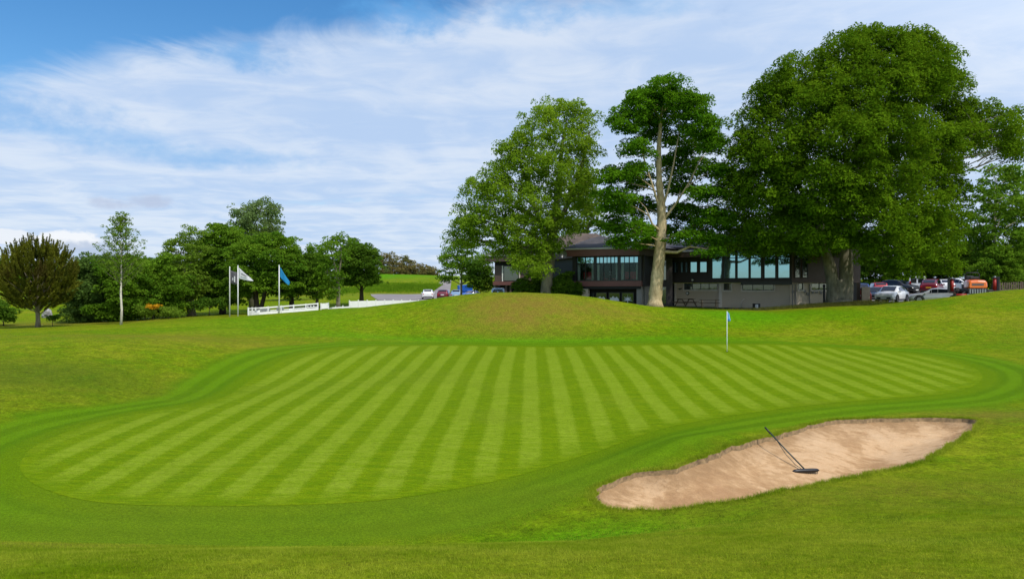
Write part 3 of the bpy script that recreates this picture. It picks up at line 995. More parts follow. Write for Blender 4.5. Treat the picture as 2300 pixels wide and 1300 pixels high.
# --- left: shrubs and trees of the copse
GL = 'trees of the copse behind the flags'
ck = dict(clump=.55, dens=.6, per=50, size=.115, group=GL, twigs=3)
tree('willow_shrub', 'grey green bushy willow right of the brown pine', (205, 72), [(185, 618, 36, 34), (222, 606, 42, 32), (200, 652, 46, 36), (182, 688, 34, 30), (225, 690, 44, 30), (160, 640, 24, 34), (205, 708, 44, 16)], 'willow', 'dark', cat='shrub', r0=.12, **ck)
tree('willow_shrub', 'green bushy willow directly behind the white birch stem', (275, 71), [(262, 608, 42, 34), (302, 606, 38, 32), (280, 650, 52, 38), (250, 692, 42, 26), (305, 690, 42, 26), (275, 708, 50, 14)], 'mid', 'dark', cat='shrub', r0=.12, **ck)
tree('willow_shrub', 'rounded green bush between the birch and the pale leaved aspen', (345, 74), [(335, 610, 38, 32), (372, 606, 36, 32), (350, 650, 48, 36), (392, 652, 34, 36), (335, 688, 40, 22), (385, 690, 40, 20)], 'mid', 'dark', cat='shrub', r0=.12, **ck)
tree('aspen_tree', 'pale leaved airy tree with a double stem left of the flagpoles', (430, 76), [(430, 530, 28, 22), (405, 565, 32, 26), (440, 572, 32, 30), (372, 578, 16, 14), (410, 610, 40, 30), (440, 630, 34, 30), (400, 645, 34, 26), (425, 660, 34, 18)], 'fresh', 'grey', cat='tree', trunk=[(434, None, .3), (430, 670, .22), (428, 600, .14), (430, 540, .04)],
     extra_trunks=[[(427, None, .24, -.1), (421, 660, .18, -.2), (415, 600, .1, -.2)]], clump=.5, dens=.36, per=30, size=.11, group=GL, twigs=5)
tree('copse_tree', 'dense rounded green tree directly left of the dark flag', (500, 80), [(490, 530, 38, 26), (525, 545, 40, 30), (470, 565, 40, 32), (500, 590, 50, 34), (460, 615, 38, 34), (520, 630, 48, 34), (470, 655, 40, 26), (510, 668, 40, 20)], 'mid', 'dark', cat='tree', r0=.3, **ck)
tree('tall_birch_tree', 'tallest pale topped tree rising out of the middle of the left copse', (565, 86), [(585, 466, 30, 18), (612, 478, 18, 24), (552, 480, 30, 22), (575, 505, 44, 28), (610, 515, 20, 26), (545, 525, 36, 26), (590, 540, 44, 28), (560, 560, 44, 26)], 'birch', 'grey', cat='tree', r0=.3, clump=.5, dens=.42, per=30, size=.12, group=GL, twigs=4, droop=.3)
tree('copse_tree', 'wide green tree with a V shaped double trunk behind the white flag', (580, 75), [(590, 545, 42, 22), (640, 555, 34, 24), (555, 570, 40, 28), (610, 585, 50, 32), (655, 590, 26, 28), (550, 615, 44, 28), (600, 630, 46, 26), (645, 625, 32, 28), (540, 650, 30, 20), (635, 650, 26, 18)], 'mid', 'dark', cat='tree',
     trunk=[(578, None, .3), (574, 660, .24), (572, 610, .16), (575, 560, .05)], extra_trunks=[[(582, None, .26, 0), (592, 668, .2, .1), (600, 630, .15, .1), (610, 570, .05, .2)]], **ck)
tree('copse_tree', 'dark short trunked tree directly behind the blue flag', (655, 77), [(660, 590, 34, 26), (690, 600, 30, 26), (640, 625, 34, 28), (680, 630, 36, 26), (655, 655, 34, 18), (690, 650, 22, 18)], 'dark', 'dark', cat='tree', trunk=[(656, None, .28), (654, 665, .24), (655, 620, .1)], **ck)
tree('copse_tree', 'small mid green tree standing behind in the dip of the copse', (712, 96), [(708, 572, 24, 18), (720, 595, 30, 24), (695, 600, 24, 22), (715, 625, 32, 24)], 'mid', 'dark', cat='tree', r0=.2, **ck)
tree('forked_tree', 'tree with a pale forked stem at the right end of the copse', (759, 76), [(765, 537, 27, 12), (745, 552, 22, 14), (785, 550, 16, 14), (735, 575, 26, 20), (728, 610, 30, 22), (720, 645, 28, 26), (750, 650, 22, 26), (705, 655, 18, 18), (762, 625, 14, 14), (770, 575, 18, 12)], 'mid', 'grey', cat='tree',
     trunk=[(759, None, .22), (760, 650, .17), (757, 620, .15), (750, 590, .1), (744, 565, .05)], extra_trunks=[[(758, 625, .12, -.3), (766, 600, .1, -.4), (768, 570, .07, -.3), (764, 545, .03, 0)]], clump=.5, dens=.4, per=32, size=.11, group=GL, twigs=4)
tree('dome_tree', 'dense dark dome shaped tree group at the copse right end', (812, 100), [(800, 562, 32, 18), (825, 572, 26, 20), (780, 585, 30, 24), (812, 595, 40, 28), (838, 600, 16, 24), (790, 615, 34, 16), (825, 618, 26, 14), (808, 632, 42, 11), (785, 626, 28, 12), (832, 628, 22, 12)], 'dark', 'dark', cat='tree', r0=.3, **ck)
tree('low_bush', 'dark bush in the shade between aspen stem and dark flag', (470, 74), [(462, 684, 26, 13), (490, 682, 24, 12)], 'dark', 'dark', clump=.4, dens=.5, per=34, size=.1, r0=.05, cat='shrub', group='bushes round the gorse')
ob = tree('gorse_bush', 'small orange flowering gorse bush below the copse', (344, 68), [(338, 690, 9, 5), (355, 688, 8, 5)], 'gorse', 'dark', clump=.2, dens=.6, per=20, size=.06, r0=.03, cat='shrub')
for u, v, w_, Y, t_ in ((325, 702, 20, 68.5, 'left of'), (378, 704, 24, 69, 'right of')):
    tree('low_bush', 'low green bush on the bank just %s the orange gorse' % t_, (u, Y), [(u, v - 4, w_, 11), (u + 8, v, w_, 8)], 'fresh', 'dark', clump=.3, dens=.5, per=22, size=.08, r0=.04, cat='shrub', group='bushes round the gorse')

# far conifers on the hill behind the field
cs = [(862, 570, 14, 264), (882, 573, 15, 266), (902, 578, 15, 268), (922, 588, 14, 270), (940, 594, 13, 268), (956, 597, 12, 266), (970, 600, 11, 264)]
for i, (u, vt, hw, Y) in enumerate(cs):
    base = gz(0, Y)
    z0 = hz(gx(u, Y), Y); vb = CY + (CZ - z0) / Y * F
    vb = min(vb, 626)
    lo = [(u, vt + (vb - vt) * t, hw * (.55 + .95 * t), (vb - vt) * .22, 0.0) for t in (.12, .35, .58, .82, .97)]
    tree('larch_tree', ['tallest brownish larch nearest the copse on the hill line', 'second brownish larch from the copse on the hill line', 'third brownish larch from the copse on the hill line', 'middle brownish larch of the row falling down the hill line',
                        'third brownish larch from the low right end of the row', 'second brownish larch from the low right end of the row', 'lowest brownish larch at the right end of the row'][i], (u, Y), lo, 'larch', 'dark', clump=1.1, dens=.5, per=34, size=.26, r0=.25, group='larches on the hill', twigs=0)
# band of tall grass along the bank below the field
n = 34000
x = rng.uniform(gx(760, 165), gx(978, 165), n); y = rng.normal(172, 5.5, n)
tag(tri_mesh('bank_grass', blades(x, y, .36, .07), LEAF['hedge']), 'bright tall grass along the bank above the far car park', 'grass', kind='stuff')

# trees round the left end of the clubhouse
tree('thin_tree', 'small leafy tree with a thin pale stem left of the clubhouse', (1036, 98), [(1035, 560, 36, 20), (1010, 585, 26, 18), (1060, 590, 34, 22), (1030, 612, 40, 18), (1000, 625, 22, 14), (1070, 620, 30, 18)], 'mid', 'grey', trunk=[(1036, None, .16), (1036, 640, .13), (1038, 590, .07)], clump=.6, dens=.4, per=32, size=.14, twigs=4)
tree('shrub', 'dark round bush between the thin stemmed tree and the clubhouse corner', (1080, 94), [(1080, 605, 30, 24), (1068, 630, 28, 20), (1095, 635, 20, 22)], 'dark', 'dark', clump=.5, dens=.5, per=36, size=.12, r0=.08, cat='shrub', group='shrubs at the clubhouse')
tree('backdrop_tree', 'bright yellow green tree showing in the gap behind the clubhouse roof', (1320, 108), [(1325, 400, 26, 30), (1300, 440, 34, 34), (1335, 460, 28, 38), (1310, 500, 40, 34), (1340, 515, 24, 24), (1290, 520, 34, 26)], 'fresh', 'grey', clump=.8, dens=.32, per=30, size=.2, r0=.3, group='trees behind the clubhouse')
# right: trees and hedge behind the yard
GR = 'trees behind the parking yard'
tree('backdrop_tree', 'tall light green tree at the right edge behind the big tree', (2235, 98), [(2240, 400, 50, 26), (2290, 425, 40, 34), (2215, 450, 36, 28), (2250, 470, 60, 40), (2310, 490, 50, 50), (2200, 510, 46, 40), (2260, 545, 60, 44), (2190, 570, 40, 36), (2310, 570, 40, 40), (2230, 590, 60, 36)], 'mid', 'grey', clump=.8, dens=.4, per=36, size=.18, r0=.4, group=GR, depth=7)
tree('backdrop_tree', 'dark tree filling the gap between big tree and hedge', (2090, 106), [(2050, 500, 50, 44), (2110, 520, 46, 44), (2150, 560, 40, 40), (2060, 570, 60, 40), (2120, 600, 50, 30), (1990, 575, 50, 40)], 'dark', 'grey', clump=.9, dens=.4, per=36, size=.2, r0=.4, group=GR)
tree('backdrop_tree', 'distant tree seen low between forked trunk and yard hedge', (1955, 108), [(1950, 560, 40, 34), (1985, 590, 44, 30), (1930, 600, 30, 30)], 'dark', 'grey', clump=.9, dens=.4, per=36, size=.2, r0=.3, group=GR)
tree('backdrop_tree', 'light bushy tree behind the orange mower', (2235, 93), [(2235, 575, 36, 24), (2210, 605, 34, 24), (2260, 605, 36, 26), (2235, 622, 50, 18)], 'mid', 'grey', clump=.55, dens=.45, per=38, size=.13, r0=.2, group=GR)


def hedge(name, label, p0, p1, h0, h1, thick, leaf):
    x0, y0 = p0; x1, y1 = p1
    L = math.hypot(x1 - x0, y1 - y0)
    root = empty(name, ((x0 + x1) / 2, (y0 + y1) / 2, hz((x0 + x1) / 2, (y0 + y1) / 2)), 0, label, 'hedge')
    n = int(L * h0 * 5.5)
    t = rng.random(n); zf = rng.random(n) ** .8
    hx = h0 + (h1 - h0) * t
    c = np.stack([x0 + (x1 - x0) * t + rng.normal(0, .2, n), y0 + (y1 - y0) * t + rng.normal(0, thick, n), hx * zf * (.9 + .15 * np.sin(t * L * .9))], 1)
    c[:, 0] -= root.location.x; c[:, 1] -= root.location.y
    gzv = height0(c[:, 0] + root.location.x, c[:, 1] + root.location.y) - root.location.z
    c[:, 2] += gzv
    quad_mesh('foliage', leaves(c, .75 * (.7 + .6 * rng.random(n)), 40, .19, .7), LEAF[leaf], root)
    m = MB()
    for i in range(int(L / 1.5)):
        tt = (i + .5) / int(L / 1.5); a, b = x0 + (x1 - x0) * tt - root.location.x, y0 + (y1 - y0) * tt - root.location.y
        zb = hz(a + root.location.x, b + root.location.y) - root.location.z
        m.tube([(a, b, zb - .1), (a + .1, b, zb + h0 * .7)], [.08, .03], 5)
    m.build('stems', BARK['dark'], root, recalc=False)
    return root


hedge('hedge', 'tall dark green hedge closing off the back of the parking yard', (gx(1915, 104), 104), (gx(2420, 100), 100), 6.0, 5.0, .8, 'dark')
# low far belt so that the skyline is closed between the nearer trees
rows = [(-420, 150, 560, 640), (-100, 130, 590, 650), (120, 118, 600, 640), (330, 120, 600, 650), (560, 130, 600, 650)]
for i, (u, Y, vt, vb) in enumerate(rows):
    w = 130
    lo = [(u + random.uniform(-1, 1) * w, vt + random.uniform(.1, .8) * (vb - vt), 55, 26, random.uniform(-4, 4)) for _ in range(9)] + [(u - w, vt + 20, 40, 22, 0), (u, vt + 20, 50, 24, 0), (u + w, vt + 25, 40, 22, 0)]
    tree('far_tree', ['far wide tree group left of the picture edge', 'far low tree line showing behind the brown pine', 'far low green tree line behind the bushy willows', 'far low tree line behind the aspen', 'far low tree line behind the double trunked tree'][i], (u, Y), lo, 'mid', 'dark', clump=1.1, dens=.4, per=26, size=.26, r0=.3, group='far trees beyond the copse', twigs=0)

# ------------------------------------------------------------------ the clubhouse
M_brown = mat_plain('brown_cladding', (.105, .066, .056), .55, .12, 1.2)
M_red = mat_plain('red_brown_fascia', (.175, .066, .056), .5, .12, 1.0)
M_dark = mat_plain('charcoal_cladding', (.028, .022, .024), .55, .15, 1.2)
M_taupe = mat_plain('taupe_render', (.56, .455, .345), .85, .06, .9, bump=.15)
M_pale = mat_plain('pale_trim', (.68, .60, .52), .7, .06, 2)
M_gut = mat_plain('white_gutter', (.62, .60, .62), .5, .05, 2)
M_frame = mat_plain('black_frame', (.012, .012, .014), .4, .1, 3)
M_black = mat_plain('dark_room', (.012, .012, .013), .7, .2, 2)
M_slab = mat_plain('concrete', (.25, .235, .22), .9, .1, 1.5)
M_white = mat_plain('white_paint', (.80, .80, .79), .45, .03, 2)
M_glass = mat_glass_mirror('window_glass', (.33, .66, .90), .66)
M_glass2 = mat_glass_mirror('dining_glass', (.50, .76, .90), .025, see=.985)
M_glassd = mat_glass_mirror('dim_glass', (.4, .55, .6), .16)
M_curtain = mat_plain('cream_curtain', (.86, .83, .74), .9, .06, 6)
M_redcloth = mat_plain('red_upholstery', (.62, .03, .06), .7, .15, 5)
M_redsign = mat_plain('red_sign', (.55, .02, .03), .5, .05, 5)
M_wood = mat_plain('weathered_wood', (.13, .085, .05), .8, .3, 6)
M_woodpale = mat_plain('pale_wood', (.42, .30, .19), .8, .2, 6)
M_steel = mat_plain('grey_metal', (.32, .33, .34), .35, .1, 4, metal=.6)


def mat_roof(name, col):
    m, t_, b = nt(name)
    g_ = N(t_)
    br = g_.new('ShaderNodeTexBrick'); br.inputs['Scale'].default_value = 1.0
    br.inputs['Brick Width'].default_value = .34; br.inputs['Row Height'].default_value = .3
    br.inputs['Mortar Size'].default_value = .025
    br.inputs['Color1'].default_value = (*[x * .8 for x in col], 1); br.inputs['Color2'].default_value = (*[x * 1.25 for x in col], 1)
    br.inputs['Mortar'].default_value = (*[x * .45 for x in col], 1)
    mp = g_.new('ShaderNodeMapping'); mp.inputs['Scale'].default_value = (1, 1, 3)
    g_.link(g_.pos(), mp.inputs[0])
    sp = g_.new('ShaderNodeSeparateXYZ'); g_.link(mp.outputs[0], sp.inputs[0])
    cb = g_.new('ShaderNodeCombineXYZ'); g_.link(g_.math('ADD', sp.outputs[0], sp.outputs[1]), cb.inputs[0]); g_.link(sp.outputs[2], cb.inputs[1])
    g_.link(cb.outputs[0], br.inputs['Vector'])
    c = g_.mix(1.0, br.outputs['Color'], g_.ramp(g_.noise(.8, 5), [(.3, .65), (.7, 1.35)]), 'MULTIPLY')
    g_.link(c, b.inputs['Base Color']); b.inputs['Roughness'].default_value = .85
    return m


M_tile = mat_roof('grey_roof_tile', (.085, .075, .075))
M_tileb = mat_roof('brown_roof_tile', (.115, .082, .060))
ZG = 3.28


class Facade:
    """upright plane from plan point a to b (left to right seen from outside)"""
    def __init__(self, a, b):
        self.a = Vector((a[0], a[1], 0)); d = Vector((b[0] - a[0], b[1] - a[1], 0))
        self.L = d.length; self.d = d.normalized()
        self.n = Vector((self.d.y, -self.d.x, 0))      # outward
        if self.n.y > 0: self.n = -self.n

    def p(self, s, z, off=0.0):
        q = self.a + self.d * s + self.n * off
        return Vector((q.x, q.y, z))

    def s(self, u):
        """distance along the wall where the photo column u meets it"""
        k = (u - CX) / F
        # a.x + s d.x = k (a.y + s d.y)
        return (k * self.a.y - self.a.x) / (self.d.x - k * self.d.y)

    def box(self, mb, s0, s1, z0, z1, o0, o1):
        return mb.hexa([self.p(s0, z0, o1), self.p(s1, z0, o1), self.p(s1, z0, o0), self.p(s0, z0, o0),
                        self.p(s0, z1, o1), self.p(s1, z1, o1), self.p(s1, z1, o0), self.p(s0, z1, o0)])


club = empty('clubhouse', (16, 76, ZG), 0, 'long two storey clubhouse with dark brown upper floor, big windows and tiled hipped roofs', 'building')
WM = Matrix.Translation((-16, -76, -ZG))


def cpart(mb, name, mat, parent=club, **kw):
    mb.v = [(v[0] - 16, v[1] - 76, v[2] - ZG) for v in mb.v]
    o = mb.build(name, mat, parent, **kw)
    return o


def window(fc, s0, s1, z0, z1, cols, transom=None, glass=None, tglass=None, off=0.0, fr=.07, name='window', tcols=None, colw=None):
    """frame with glazing bars as one part, its pane(s) as a sub-part"""
    m = MB()
    fc.box(m, s0, s1, z0, z0 + fr, off - .06, off + .06)
    fc.box(m, s0, s1, z1 - fr, z1, off - .06, off + .06)
    edges_ = [s0 + (s1 - s0) * i / cols for i in range(cols + 1)] if colw is None else [s0 + (s1 - s0) * c for c in colw]
    zt = transom if transom else z1 - fr
    for i, s in enumerate(edges_):
        a = max(s0, s - fr / 2); b = min(s1, s + fr / 2)
        if i == 0: a, b = s0, s0 + fr
        if i == len(edges_) - 1: a, b = s1 - fr, s1
        fc.box(m, a, b, z0 + fr, z1 - fr, off - .058, off + .058)
    if transom:
        fc.box(m, s0 + fr, s1 - fr, transom - fr / 2, transom + fr / 2, off - .055, off + .055)
        if tcols:
            for i in range(1, tcols):
                s = s0 + (s1 - s0) * i / tcols
                fc.box(m, s - .03, s + .03, transom + fr / 2, z1 - fr, off - .05, off + .05)
    f = cpart(m, name, M_frame)
    ztop = z1 - .02 if tglass is None else transom
    pm = MB(); fc.box(pm, s0 + .02, s1 - .02, z0 + .02, ztop, off - .012, off + .0)
    cpart(pm, 'pane', glass or M_glass, f)
    if tglass is not None:
        pm = MB(); fc.box(pm, s0 + .02, s1 - .02, transom + .001, z1 - .02, off - .012, off + .0)
        cpart(pm, 'pane', tglass, f)
    return f


# ---- dining bay: glazed box with a heavy fascia
bayF = Facade((5.34, 72.7), (11.74, 70.0))           # fascia line
WO = -.55                                             # glass sits behind the fascia
m = MB(); bayF.box(m, -.15, bayF.L, 8.17, 8.80, -.5, 0)
chF = Facade((11.74, 70.0), (14.0, 72.6))
cpart(m, 'fascia', M_red)
m = MB(); chF.box(m, .02, chF.L, 8.17, 8.795, -.5, 0); cpart(m, 'fascia', M_brown)
m = MB(); bayF.box(m, -.25, bayF.L + .05, 8.802, 8.93, -.3, .06); cpart(m, 'gutter', M_gut)
m = MB(); chF.box(m, .08, chF.L, 8.802, 8.925, -.3, .06); cpart(m, 'gutter', M_gut)
sL, sR = bayF.s(1283) + .35, bayF.s(1430) + .1
ze, zh = 5.80, 8.12
m = MB(); bayF.box(m, sL - .3, sR + .25, 5.30, ze, WO - .25, WO + .12); cpart(m, 'spandrel', M_red)
# three window groups
gr_ = [(1283, 1326), (1328, 1382), (1384, 1430)]
b0, b1 = bayF.s(1283) + .35, bayF.s(1430) + .1
sp = lambda u: b0 + (bayF.s(u) - bayF.s(1283)) / (bayF.s(1430) - bayF.s(1283)) * (b1 - b0)
for (ua, ub), nc in zip(gr_, (2, 3, 2)):
    window(bayF, sp(ua) + .03, sp(ub) - .03, ze + .003, zh, nc, 7.48, M_glass2, M_glass, WO, .08, tcols=nc * 2)
for (q0, q1, q2, q3, q4) in ((sp(1327) - .13, sp(1327) + .13, zh, -.2, .075), (sp(1383) - .13, sp(1383) + .13, zh, -.2, .075), (sL - .30, sL - .002, 8.17, -.25, .12), (sR + .002, sR + .25, 8.17, -.25, .12)):
    m = MB(); bayF.box(m, q0, q1, ze + .002, q2, WO + q3, WO + q4); cpart(m, 'window_pier', M_frame)
# room inside
m = MB(); bayF.box(m, sL - .3, sR + .25, 5.32, 5.55, -7.5, WO - .26)
cpart(m, 'dining_floor', M_wood)
m = MB(); bayF.box(m, sL - .3, sR + .25, 5.55, 8.3, -7.7, -7.5)
bayF.box(m, sL - .5, sL - .3, 5.3, 8.3, -7.7, WO - .25); bayF.box(m, sR + .25, sR + .45, 5.3, 8.3, -7.7, WO - .25)
bayF.box(m, sL - .3, sR + .25, 8.18, 8.35, -7.5, WO - .01)
cpart(m, 'room_wall', M_dark)
# curtains: things hanging behind the glass
cur = [(1287, 6), (1321, 5), (1332, 6), (1378, 5), (1389, 6), (1426, 5)]
curlab = ['cream curtain hanging at the far left end of the dining windows', 'cream curtain at the right edge of the left dining window group', 'cream curtain at the left edge of the middle dining window group',
          'cream curtain at the right edge of the middle dining window group', 'cream curtain at the left edge of the right dining window group', 'cream curtain hanging at the right end of the dining windows']
for (u, w_), lb in zip(cur, curlab):
    s = sp(u); hw = .16
    pts = []
    for i in range(13):
        ss = s - hw + 2 * hw * i / 12
        pts.append((ss, WO - .16 + .05 * math.sin(i * 2.1)))
    mm = MB()
    vs = [tuple(bayF.p(a, z, o)) for z in (5.58, 7.9) for a, o in pts] + [tuple(bayF.p(a, z, o - .02)) for z in (5.58, 7.9) for a, o in pts]
    fs = []
    for i in range(12):
        fs += [(i, i + 1, 14 + i, 13 + i), (26 + i, 39 + i, 40 + i, 27 + i), (i, 26 + i, 27 + i, i + 1), (13 + i, 14 + i, 40 + i, 39 + i)]
    fs += [(0, 13, 39, 26), (12, 38, 51, 25)]
    mm.add(vs, fs)
    tag(mm.build('curtain', M_curtain), lb, 'curtain', 'curtains in the dining windows')


# red dining chairs
def chair(u, back, lb, rot):
    s = sp(u)
    q = bayF.p(s, 5.552, back)
    r = empty('dining_chair', q, rot, lb, 'chair', 'red dining chairs behind the glass')
    a = MB(); a.box(-.23, .23, -.23, .23, .40, .49); a.build('seat', M_redcloth, r, bevel=.03)
    a = MB(); a.hexa([(-.22, .17, .50), (.22, .17, .50), (.22, .23, .50), (-.22, .23, .50), (-.2, .24, 1.12), (.2, .24, 1.12), (.2, .29, 1.12), (-.2, .29, 1.12)]); a.build('backrest', M_redcloth, r, bevel=.02)
    for x in (-.19, .19):
        for y in (-.19, .19):
            b = MB(); b.tube([(x, y, .40), (x * 1.1, y * 1.1, 0)], [.02, .015], 6); b.build('leg', M_wood, r)


for u, bk, lb, ro in ((1304, -1.0, 'red dining chair furthest left behind the left window group', .5), (1313, -1.2, 'red dining chair second from the left behind the left window group', 2.4), (1350, -1.0, 'red dining chair left of the white table vase in the middle window', 1.2), (1369, -1.1, 'red dining chair right of the white table vase in the middle window', -1.4),
                      (1401, -1.0, 'red dining chair at the left side of the right window group', .2), (1410, -1.5, 'red dining chair at the middle of the right window group', 2.8), (1419, -1.0, 'red dining chair at the right side of the right window group', -.3)):
    chair(u, bk, lb, ro)
# table with a white folded napkin display in the middle window
q = bayF.p(sp(1358), 5.552, -1.3)
r = empty('dining_table', q, .3, 'small round dining table between two red chairs', 'table')
a = MB(); a.tube([(0, 0, .71), (0, 0, .75)], [.45, .45], 24); a.build('table_top', M_wood, r)
a = MB(); a.tube([(0, 0, .02), (0, 0, .71)], [.05, .04], 10); a.build('pedestal', M_frame, r)
a = MB(); a.tube([(0, 0, 0), (0, 0, .02)], [.25, .22], 16); a.build('base', M_frame, r)
a = MB(); a.tube([(q.x, q.y, q.z + .752), (q.x, q.y, q.z + .86), (q.x, q.y, q.z + 1.0), (q.x, q.y, q.z + 1.16), (q.x, q.y, q.z + 1.2)], [.07, .1, .05, .12, .04], 12)
tag(a.build('vase', M_white, smooth=True), 'white vase standing on the dining table', 'vase')
# undercroft below the bay
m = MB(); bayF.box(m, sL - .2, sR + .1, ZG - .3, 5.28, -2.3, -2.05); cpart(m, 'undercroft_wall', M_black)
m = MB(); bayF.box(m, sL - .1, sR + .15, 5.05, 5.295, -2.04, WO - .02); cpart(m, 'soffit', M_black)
# four glazed panels with pale motifs
M_panel = mat_plain('frosted_panel', (.36, .40, .45), .35, .15, 1.3)
M_motif = mat_plain('pale_motif', (.72, .75, .78), .4, .05, 2)
for i, (ua, ub) in enumerate(((1313, 1335), (1338, 1363), (1367, 1393), (1396, 1424))):
    fo = -1.6
    fu = Facade(tuple(bayF.p(0, 0, fo)[:2]), tuple(bayF.p(bayF.L, 0, fo)[:2]))
    s0, s1 = fu.s(ua), fu.s(ub)
    mm = MB()
    zt_, zb_ = 4.72, ZG - .2
    for (a0, a1, c0, c1) in ((s0, s0 + .06, zb_, zt_), (s1 - .06, s1, zb_, zt_), (s0 + .06, s1 - .06, zt_ - .06, zt_), (s0 + .06, s1 - .06, zb_, zb_ + .08)):
        fu.box(mm, a0, a1, c0, c1, -.05, .05)
    fo_ = cpart(mm, 'glazed_door', M_frame)
    mm = MB(); fu.box(mm, s0 + .05, s1 - .05, zb_ + .05, zt_ - .05, -.02, 0); cpart(mm, 'pane', M_glassd, fo_)
    w_ = s1 - s0; c = (s0 + s1) / 2
    if i < 3:      # a pale band with a hilly upper edge and a low boat-like block
        mm = MB(); pts = [(-.40, 3.92), (.40, 3.92), (.36, 4.15), (.2, 4.30), (.05, 4.18), (-.12, 4.36), (-.26, 4.2), (-.38, 4.22)]
        mm.prism([tuple(fu.p(c + a * w_, z, .004)) for a, z in pts], tuple(fu.n * .012)); cpart(mm, 'motif', M_motif, fo_)
        mm = MB(); pts = [(-.34, 3.45), (.34, 3.45), (.42, 3.89), (-.42, 3.89)]
        mm.prism([tuple(fu.p(c + a * w_, z, .004)) for a, z in pts], tuple(fu.n * .012)); cpart(mm, 'motif', M_panel, fo_)
    else:          # spiky fan-shaped emblem
        mm = MB()
        for k in range(9):
            a = math.radians(-10 + 25 * k); r1 = .40 if k % 2 else .52
            p0 = (c + .06 * math.cos(a + 1.57), 4.0 + .06 * math.sin(a + 1.57)); p1 = (c - .06 * math.cos(a + 1.57), 4.0 - .06 * math.sin(a + 1.57)); p2 = (c + r1 * math.cos(a), 4.0 + r1 * math.sin(a))
            mm.prism([tuple(fu.p(x, z, .004 + k * .001)) for x, z in (p0, p1, p2)], tuple(fu.n * .01))
        fu.box(mm, c - .03, c + .03, 3.3, 3.95, .004, .02)
        cpart(mm, 'motif', M_motif, fo_)
# pale column at the left and pier at the right of the undercroft
m = MB(); bayF.box(m, bayF.s(1298) + .2, bayF.s(1311) + .25, ZG - .3, 5.04, -1.1, -.6); cpart(m, 'column', mat_plain('cream_render', (.55, .48, .38), .8, .08, 2))
m = MB(); bayF.box(m, sR - .28, sR + .22, ZG - .4, 5.29, -1.3, -.7); cpart(m, 'pier', M_slab)
m = MB()
cx_ = bayF.p(bayF.L, 0, -.62)
m = MB(); fR = Facade((12.6, 71.7), (13.9, 73.6)); fR.box(m, .0, 2.6, ZG - .3, 5.35, -.3, 0); cpart(m, 'wall', M_slab)
m = MB(); fR.box(m, -.1, 2.7, 5.36, 8.17, -.3, 0); cpart(m, 'wall', M_dark)
m = MB(); m.box(13.6, 16.2, 76.4, 76.7, ZG - .3, 8.2); cpart(m, 'wall', M_dark)
window(Facade((14.2, 76.35), (15.7, 76.35)), .1, 1.4, 3.4, 5.3, 2, None, M_glassd, None, .05, name='entrance_door')
window(Facade((14.2, 76.35), (15.7, 76.35)), .1, 1.4, 5.9, 8.0, 2, None, M_glassd, None, .05)
# satellite dish
q = bayF.p(-.35, 8.35, .25)
r = empty('satellite_dish', q, 0, 'grey satellite dish fixed at the left end of the red brown fascia', 'dish')
a = MB(); n_ = 16
vs = [(0, .10, 0)] + [(.36 * k_ / 2 * math.cos(2 * math.pi * i / n_), .10 - .05 * k_ * k_, .36 * k_ / 2 * math.sin(2 * math.pi * i / n_)) for k_ in (1, 2) for i in range(n_)]
fs = [(0, 1 + i, 1 + (i + 1) % n_) for i in range(n_)] + [(1 + i, 1 + n_ + i, 1 + n_ + (i + 1) % n_, 1 + (i + 1) % n_) for i in range(n_)]
a.add(vs, fs); a.build('reflector', M_steel, r, smooth=True)
a = MB(); a.tube([(0, .1, 0), (.1, .3, -.1), (.15, .6, -.1)], .025, 6); a.build('arm', M_steel, r)
a = MB(); a.tube([(0, -.12, -.34), (0, -.35, -.05)], .015, 5); a.box(-.04, .04, -.42, -.33, -.06, .02); a.build('feed_horn', M_frame, r)

# ---- left wing
wL = Facade((-2.0, 87.3), (6.0, 85.2))
m = MB(); wL.box(m, 0, wL.L, 5.92, 7.75, -.3, 0); cpart(m, 'wall', M_brown)
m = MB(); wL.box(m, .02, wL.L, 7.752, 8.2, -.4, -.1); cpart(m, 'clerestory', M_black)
m = MB(); wL.box(m, -.9, wL.L, 8.2, 8.78, -.5, .7); cpart(m, 'fascia', M_brown)
m = MB(); wL.box(m, -.95, wL.L, 8.782, 9.02, -.4, .76); cpart(m, 'gutter', M_gut)
sa, sb = wL.s(1131), wL.s(1166)
m = MB(); wL.box(m, wL.s(1110) - .1, wL.s(1167), 5.5, 5.918, -.3, .18); cpart(m, 'spandrel', M_red)
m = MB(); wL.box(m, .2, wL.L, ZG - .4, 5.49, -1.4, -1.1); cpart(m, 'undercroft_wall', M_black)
m = MB(); wL.box(m, wL.s(1168), wL.L, ZG - .4, 5.49, -1.0, -.05); cpart(m, 'wall', M_taupe)
for u in (1110, 1136, 1146, 1157):
    m = MB(); s = wL.s(u); wL.box(m, s - .09, s + .09, ZG - .4, 5.49, -.3, -.1); cpart(m, 'post', M_slab if u < 1120 else M_brown)
window(wL, sa, sb, 5.95, 7.72, 1, None, M_glassd, None, .09)
m = MB(); wL.box(m, sa - .16, sa - .01, 5.93, 7.73, .01, .12); cpart(m, 'window_trim', M_curtain)
m = MB(); wL.box(m, sb + .01, sb + .14, 5.93, 7.73, .01, .12); cpart(m, 'window_trim', M_pale)
m = MB(); m.hexa([(-2.0, 87.5, ZG), (-1.6, 87.6, ZG), (2.0, 97, ZG), (1.6, 97, ZG), (-2.0, 87.5, 8.2), (-1.6, 87.6, 8.2), (2.0, 97, 8.2), (1.6, 97, 8.2)]); cpart(m, 'side_wall', M_brown)
